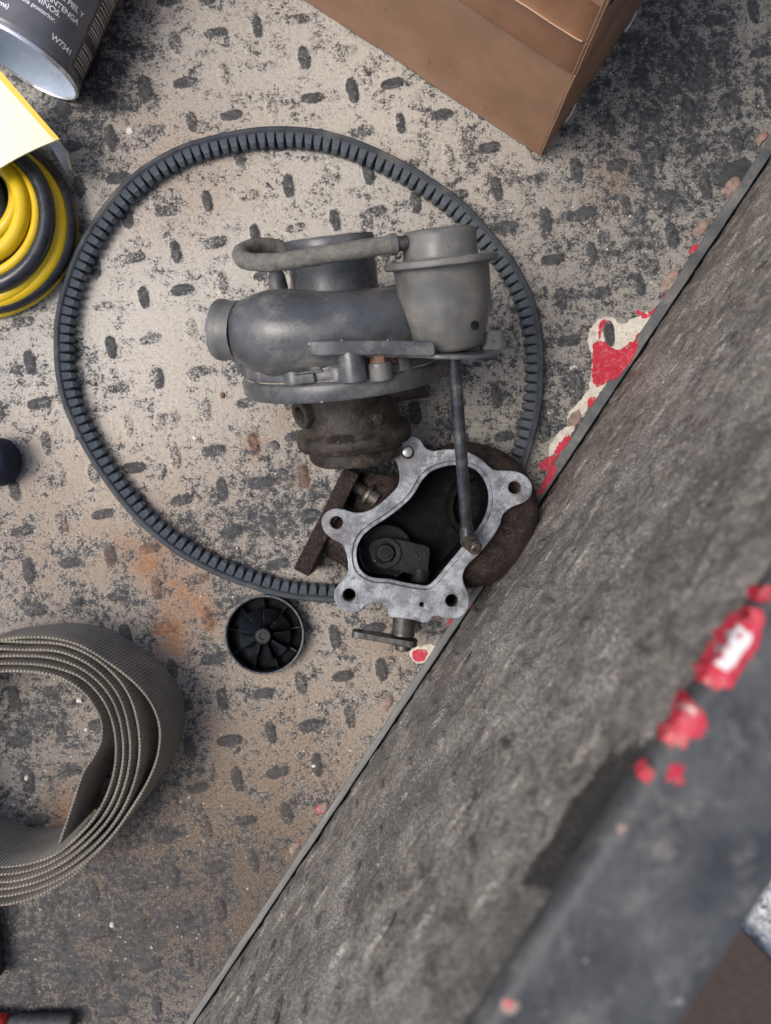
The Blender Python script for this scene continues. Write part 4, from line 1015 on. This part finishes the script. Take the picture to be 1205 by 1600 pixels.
# card sleeve: bent sheet over the coil
def make_sleeve():
    c = W(20, 200, 30)
    t = thing('card_sleeve', 'cream and yellow card sleeve folded over the coiled cable', 'sleeve', (c.x, c.y, 0))
    pa, pb, pc = W(93, 217, 37), W(-2, 266, 41), W(-3, 106, 41)
    along = (pb-pa); upv = (pc-pa); th = Vector((0, 0, -.9))
    n1, n2 = 10, 10; v = []; f = []
    def pt(u, w):
        p = pa+along*u*1.0+(upv+(-along)*0)*w*1.0
        p.z = 37+ 5*(1-(1-min(1, (u+w*.6)))**2) + .5*math.sin(3*u+2*w); return p
    for i in range(n1+1):
        for j in range(n2+1): v.append(pt(i/n1*1.7, j/n2*1.0))
    k = len(v); v += [p+th for p in v]
    for i in range(n1):
        for j in range(n2):
            a = i*(n2+1)+j; q = (a, a+1, a+n2+2, a+n2+1); f.append(q); f.append(tuple(x+k for x in reversed(q)))
    edge = [i*(n2+1) for i in range(n1+1)]; f += [(edge[i], edge[i+1], edge[i+1]+k, edge[i]+k) for i in range(n1)]
    edge = list(range(n2+1)); f += [(edge[i], edge[i+1], edge[i+1]+k, edge[i]+k) for i in range(n2)]
    edge = [i*(n2+1)+n2 for i in range(n1+1)]; f += [(edge[i], edge[i+1], edge[i+1]+k, edge[i]+k) for i in range(n1)]
    b = MB(); b.add(v, f); b.build('front_panel', M['card'], t, smooth=60)
    # yellow printed margin along the upper edge
    v = []; f = []
    for j in range(n2+1):
        w = j/n2; v += [pt(.001, w)+Vector((0, 0, .16)), pt(.075+.02*w, w)+Vector((0, 0, .16))]
        if j: f.append((2*j-2, 2*j, 2*j+1, 2*j-1))
    k = len(v); v += [p-Vector((0, 0, .12)) for p in v]; f += [tuple(x+k for x in reversed(q)) for q in f]
    b = MB(); b.add(v, f); b.build('yellow_margin', M['card_edge'], t, smooth=60)
    # turned-down flap behind the corner
    v = []; f = []
    for i in range(9):
        w = i/8; a = pt(0, w)
        v += [a+Vector((0, 0, -.9)), a+Vector((-1.0, 0, -14)), a+Vector((-6, -4, -30))]
        if i:
            for q in (0, 1): f.append((3*i-3+q, 3*i+q, 3*i+q+1, 3*i-3+q+1))
    k = len(v); v += [p+Vector((-.5, -.6, 0)) for p in v]; f += [tuple(x+k for x in reversed(q)) for q in f]
    b = MB(); b.add(v, f); b.build('side_panel', M['card'], t, smooth=60)
    # clear plastic tongue
    v = []; f = []
    for i in range(9):
        u = i/8; a = W(80+22*u, 226+ 6*u+ 20*u*u, 30-12*u); bq = W(98+10*u+3*math.sin(u*3), 222+52*u, 27-14*u)
        a = W(78+30*u, 226+50*u, 31-14*u); bq = W(98+16*u-6*u*u, 224+40*u, 27-14*u)
        v += [a, a*.5+bq*.5+Vector((0, 0, 2.5)), bq]
        if i:
            for q in (0, 1): f.append((3*i-3+q, 3*i+q, 3*i+q+1, 3*i-3+q+1))
    k = len(v); v += [p-Vector((0, 0, .5)) for p in v]; f += [tuple(x+k for x in reversed(q)) for q in f]
    b = MB(); b.add(v, f); b.build('plastic_tongue', M['plastic'], t, smooth=60)
make_sleeve()

# ------------------------------------------------------------------ aerosol can with print
def make_can():
    RC = 33.0; L = 150.0
    a2 = Vector((.40, .915, 0)).normalized()                 # from base to top, on the floor
    base = W(36, 96, RC)
    side = Vector((a2.y, -a2.x, 0))                          # to the right in the picture
    t = thing('aerosol_can', 'charcoal spray can with white print lying on its side in the corner', 'aerosol can', (base.x, base.y, 0))
    fr = Matrix((side, Vector((0, 0, 1)), a2)).transposed().to_4x4(); fr.translation = base
    # note: local x = right, y = up, z = along the can
    b = MB(); b.lathe([(RC-1.0, 3.0), (RC-.2, 4.0), (RC, 5.5), (RC, L-6), (RC-1, L-4), (20, L+10), (14, L+12)], fr, 96, cap0=False); body = b.build('can_body', M['can_label'], t)
    b = MB(); b.lathe([(RC-1.2, 3.2), (RC-.3, 2.4), (RC+.5, 1.6), (RC+.6, .4), (RC+.1, -.4), (RC-1.0, -.4), (RC-1.5, .6)], fr, 96, cap0=False, cap1=False); b.build('base_seam', M['tin_rim'], t)
    b = MB(); b.lathe([(RC-1.4, .4), (RC-2.4, 2.4), (RC-4.0, 4.5), (24, 8.5), (12, 10.5), (.3, 11)], fr, 96, cap0=False); b.build('domed_base', M['tin'], t)
    b = MB(); b.lathe([(14, L+12), (14, L+17), (12.5, L+18), (11, L+30), (9, L+31)], fr, 40); b.build('spray_nozzle', M['cap'], t)
    # pixel -> (angle, along) on the can
    camp = Vector((0, 0, HC))
    inv = fr.inverted()
    def hit(px, py):
        o = inv @ camp; d = (inv @ W(px, py, 0))-o
        A_, B_, C_ = d.x**2+d.y**2, 2*(o.x*d.x+o.y*d.y), o.x**2+o.y**2-RC*RC
        s_ = (-B_-math.sqrt(max(B_*B_-4*A_*C_, 0)))/(2*A_); h = o+d*s_
        return math.atan2(h.x, h.y), h.z                      # angle from the top towards the right
    def lay(me, an, al, name, mat, lift=.06):
        for v in me.vertices:
            th = an+v.co.x/RC; v.co = (fr @ Vector(((RC+lift)*math.sin(th), (RC+lift)*math.cos(th), al+v.co.y)))*MM-Vector((base.x, base.y, 0))*MM
        me.materials.clear(); me.materials.append(mat)
        o = bpy.data.objects.new(name, me); SC.collection.objects.link(o); o.parent = t
    def text(s, px, py, size, align='RIGHT', bold=.0, mat='ink'):
        cu = bpy.data.curves.new('lettering', 'FONT'); cu.body = s; cu.size = size; cu.align_x = align; cu.align_y = 'BOTTOM_BASELINE'; cu.offset = bold; cu.space_character = .97
        ob = bpy.data.objects.new('lettering', cu); SC.collection.objects.link(ob)
        dg = bpy.context.evaluated_depsgraph_get(); dg.update(); me = bpy.data.meshes.new_from_object(ob.evaluated_get(dg)); bpy.data.objects.remove(ob)
        an, al = hit(px, py); lay(me, an, al, 'lettering', M[mat])
    text('W7341', 110, 88, 4.7, bold=.11)
    text('queta posterior.', 86, 36, 3.5, bold=.05)
    text('O NIÑOS.', 93, 28, 4.5, bold=.05)
    text('MANTENGA', 121, 40, 4.3, bold=.05)
    text('TE PIEL Y', 129, 29, 4.3, bold=.05)
    text('ms)', 13, 14, 4.0, bold=.06)
    # black strip with ladder bars, low on the right side
    def rect(a0, a1, l0, l1, name, mat, lift):
        n = 8; v = [(RC*(a0+(a1-a0)*i/n), y, 0) for i in range(n+1) for y in (l0, l1)]
        me = bpy.data.meshes.new(name); me.from_pydata(v, [], [(2*i, 2*i+2, 2*i+3, 2*i+1) for i in range(n)]); lay(me, 0, 0, name, mat, lift)
    rect(R(80), R(125), 7, 90, 'barcode_strip', M['ink_black'], .03)
    rnd = random.Random(4); y = 9.0
    while y < 88:
        w = rnd.choice([.6, .9, 1.3])
        if not 24 < y < 30: rect(R(83), R(110), y, y+w, 'bar', M['ink_dim'], .09)
        y += w+rnd.choice([.9, 1.3, 1.9])
make_can()

# ------------------------------------------------------------------ cardboard box lying on its side
def make_box():
    c0 = W(845, 246, 0); dl = Vector((-375, 247, 0)).normalized(); dr = Vector((-dl.y, dl.x, 0)); dr = dr if dr.x > 0 else -dr
    BL, BR, BH = 330., 240., 220.
    t = thing('cardboard_box', 'brown cardboard carton with a taped seam standing at the top edge', 'box', (c0.x, c0.y, 0))
    fr = Matrix((dl, dr, Vector((0, 0, 1)))).transposed().to_4x4()
    if fr.determinant() < 0: pass
    fr.translation = c0
    th = 3.0
    # each wall a gently wavy sheet
    def panel(name, o, ux, uy, lx, ly, nrm, nx=40, ny=24, amp=.5, mat='cardboard', hem=None):
        v = []; f = []
        for i in range(nx+1):
            for j in range(ny+1):
                a, c = lx*i/nx, ly*j/ny
                w = mnoise.noise(Vector((a*.02, c*.02, lx*.1)))*amp
                if j == 0 and hem: c = max(0, hem(a))
                v.append(fr @ (o+ux*a+uy*c+nrm*w))
        k = len(v); v += [p-(fr.to_3x3() @ nrm)*th for p in v]
        for i in range(nx):
            for j in range(ny):
                a = i*(ny+1)+j; q = (a, a+ny+1, a+ny+2, a+1); f.append(q); f.append(tuple(x+k for x in reversed(q)))
        loop = [i*(ny+1) for i in range(nx+1)]+[nx*(ny+1)+j for j in range(1, ny+1)]+[i*(ny+1)+ny for i in range(nx-1, -1, -1)]+[j for j in range(ny-1, 0, -1)]
        n = len(loop); f += [(loop[i], loop[(i+1) % n], loop[(i+1) % n]+k, loop[i]+k) for i in range(n)]
        b = MB(); b.add(v, f); return b.build(name, M[mat], t, smooth=30, bevel=.5)
    X, Y, Zv = Vector((1, 0, 0)), Vector((0, 1, 0)), Vector((0, 0, 1))
    seam = 110.0
    def hem(a): return .4+1.2*abs(mnoise.noise(Vector((a*.03, 2, 0))))+(1.6 if 95 < a < 135 else 0)
    panel('lower_flap', Vector((1.5, 0, .2)), X, Zv, BL-1.5, seam-.8, -Y, hem=hem)
    panel('upper_flap', Vector((1.5, 0, seam+.2)), X, Zv, BL-1.5, BH-seam, -Y)
    panel('side_wall', Vector((0, .8, .2)), Y, Zv, BR, BH, -X, amp=.7)
    panel('top_wall', Vector((3, 3, BH)), X, Y, BL-6, BR-6, Zv)
    panel('far_wall', Vector((3, BR, .3)), X, Zv, BL-6, BH-.6, Y)
    panel('end_wall', Vector((BL, 0, .3)), Y, Zv, BR, BH-.6, X)
    # parcel tape over the seam, wrapped round the corner
    v = []; f = []; n = 50; th_ = .14
    prof = []
    for i in range(n+1):
        s = -58+ (BL+58)*i/n
        prof.append(s)
    rows = [86., 92., 100., 107., 109., 110., 111., 113., 120., 128., 134.]
    m = len(rows)
    for i, s in enumerate(prof):
        for j, z in enumerate(rows):
            br = 1.0*math.exp(-((z-110)/1.3)**2)*(1 if s > 6 else .4)
            wv = mnoise.noise(Vector((s*.02, z*.02, BL*.1)))*.5
            zz = z + (mnoise.noise(Vector((s*.05, z*.3, 4)))*.7)
            if s >= 2: p = Vector((s, -.95-br-abs(wv)*.2, zz))
            elif s > -2: p = Vector((.2-.2*(2-s), -.9+.45*(2-s), zz))
            else: p = Vector((-1.1-br-mnoise.noise(Vector((s*.15, z*.12, 8)))*.6, -s-.6, zz))
            v.append(fr @ p)
    for i in range(n):
        for j in range(m-1): a = i*m+j; f.append((a, a+m, a+m+1, a+1))
    k = len(v); v += [p + (fr.to_3x3() @ Vector((.25, .25, 0))) for p in v]; f += [tuple(x+k for x in reversed(q)) for q in f]
    b = MB(); b.add(v, f); b.build('parcel_tape', M['tape'], t, smooth=50)
    # pale torn fold along the seam and corner
    sm = [fr @ Vector((s, -2.0, 110.2+mnoise.noise(Vector((s*.05, 110*.3, 4)))*.7+1.6*math.exp(-(s/5.0)**2))) for s in range(4, 300, 4)]
    b = MB(); b.tube(sm, .38, 6); b.build('seam_ridge', M['card_fold'], t)
    ce = [fr @ Vector((.9+mnoise.noise(Vector((z*.05, 1, 1)))*.4, -.5, z)) for z in range(1, 86, 3)]
    b = MB(); b.tube(ce, .45, 6); b.build('corner_edge', M['card_fold'], t)
    # scraps of white strapping caught low on the side wall
    for (y0, y1, z0, z1) in ((27, 35, 4, 11), (98, 107, 4, 12)):
        pts = [fr @ Vector((-1.0-.5*math.sin(math.pi*i/8), y0+(y1-y0)*i/8, z0+(z1-z0)*(i/8)**1.5)) for i in range(9)]
        b = MB(); b.tube(pts, .8, 8, flat=.5); b.build('paper_scrap', M['tab'], t)
make_box()

# ------------------------------------------------------------------ bits cut by the frame
nb = W(-20, 720, 18)
nv = thing('navy_knob', 'dark navy rounded knob cut off by the left edge', 'knob', (nb.x, nb.y, 0))
b = MB(); b.lathe([(4, 0), (12.5, .5), (14.6, 3), (15.4, 9), (15.2, 16), (13.8, 21), (10.5, 24.5), (5, 26), (.4, 26.3)], frame((nb.x, nb.y, 0), Z), 40); b.build('knob_body', M['navy'], nv, rough=(.3, .12))
b = MB(); b.tube([Vector((nb.x+15.3*math.cos(R(9*i)), nb.y+15.3*math.sin(R(9*i)), 6)) for i in range(40)], .9, 8, closed=True); b.build('knob_bead', M['navy'], nv)
pa, pb = W(-60, 1601, 6), W(116, 1596, 5.5)
pl = thing('hand_tool', 'black bar tool with a red grip in the bottom left corner', 'tool', (pa.x, pa.y, 0)); dv = (pb-pa)
b = MB(); b.tube([pa+dv*.42, pa+dv*.5, pa+dv*.96, pa+dv*.99, pb], [4.4, 5.6, 5.4, 5.0, 4.2], 16); b.build('bar', M['tool_black'], pl, smooth=40)
b = MB(); b.tube([W(-130, 1612, 8), W(-70, 1608, 8), W(-8, 1603, 8), W(6, 1603, 8), W(10, 1604, 8)], [8, 8, 7.6, 6.8, 4], 18); b.build('red_grip', M['tool_red'], pl, smooth=60)
b = MB(); b.lathe([(1.6, 0), (1.6, 6.2), (1, 6.6)], frame(W(98, 1604, 0), Z), 14); b.build('pivot_pin', M['tool_black'], pl)
bs = thing('black_block', 'black block edge cut off by the left frame under the strap coil', 'block', W(-22, 1460, 0))
b = MB(); p0 = W(-60, 1420, 0); b.box(frame(W(-30, 1460, 0), Z, (1, .10, 0)), (-20, -26, .2), (14.5, 22, 16)); b.build('block_body', M['tool_black'], bs, smooth=0, bevel=2.0, seg=3)
b = MB(); b.box(frame(W(-30, 1460, 0), Z, (1, .10, 0)), (-16, -22, 15.8), (10, 18, 17.5)); b.build('block_top', M['black_scab'], bs, smooth=0, bevel=.8)

# ------------------------------------------------------------------ ground beside the truck
GZ = -700.0
def gp(px, py, z=GZ): return W(px, py, z)
apex = gp(1166, 1456, GZ+40); d1 = (gp(1206, 1497, GZ+40)-apex).normalized(); d2 = Vector((d1.y, -d1.x, 0)); d2 = d2 if d2.y < 0 else -d2
bd = thing('wooden_board', 'dark brown wooden board on the ground beyond the rail, bottom right corner', 'board', (apex.x, apex.y, GZ))
fr = Matrix((d1, d2, Vector((0, 0, 1)))).transposed().to_4x4(); fr.translation = Vector((apex.x, apex.y, GZ))
for i in range(2):
    b = MB(); b.box(fr, (-420, 2+312*i, 3), (620, 308+312*i, 40)); b.build('plank', M['board'], bd, smooth=0, bevel=3)
b = MB(); b.box(fr, (-380, 4, .5), (-300, 610, 2.8)); b.box(fr, (500, 4, .5), (580, 610, 2.8)); b.build('batten', M['board'], bd, smooth=0)
def gravel():
    rnd = random.Random(9); b = MB()
    for _ in range(2600):
        x, y = rnd.uniform(420, 1100), rnd.uniform(-760, -100)
        r = rnd.uniform(4, 13); p = Vector((x, y, GZ+r*.3))
        q = fr.inverted() @ p
        if -425 < q.x < 625 and -8 < q.y < 630: continue
        m3 = Matrix.Rotation(rnd.uniform(0, 6.3), 4, 'Z') @ Matrix.Rotation(rnd.uniform(0, 3), 4, 'X')
        oc = [(1, 0, 0), (0, 1, 0), (-1, 0, 0), (0, -1, 0), (0, 0, 1), (0, 0, -1)]
        v = [p+m3 @ Vector((a*r*rnd.uniform(.7, 1.3), c*r*rnd.uniform(.7, 1.2), e*r*rnd.uniform(.6, 1))) for a, c, e in oc]
        b.add(v, [(0, 1, 4), (1, 2, 4), (2, 3, 4), (3, 0, 4), (1, 0, 5), (2, 1, 5), (3, 2, 5), (0, 3, 5)])
    o = b.build('gravel', M['ground'], smooth=0); stuff(o); o['label'] = 'pale gravel on the ground beyond the rail'; o['category'] = 'gravel'
gravel()
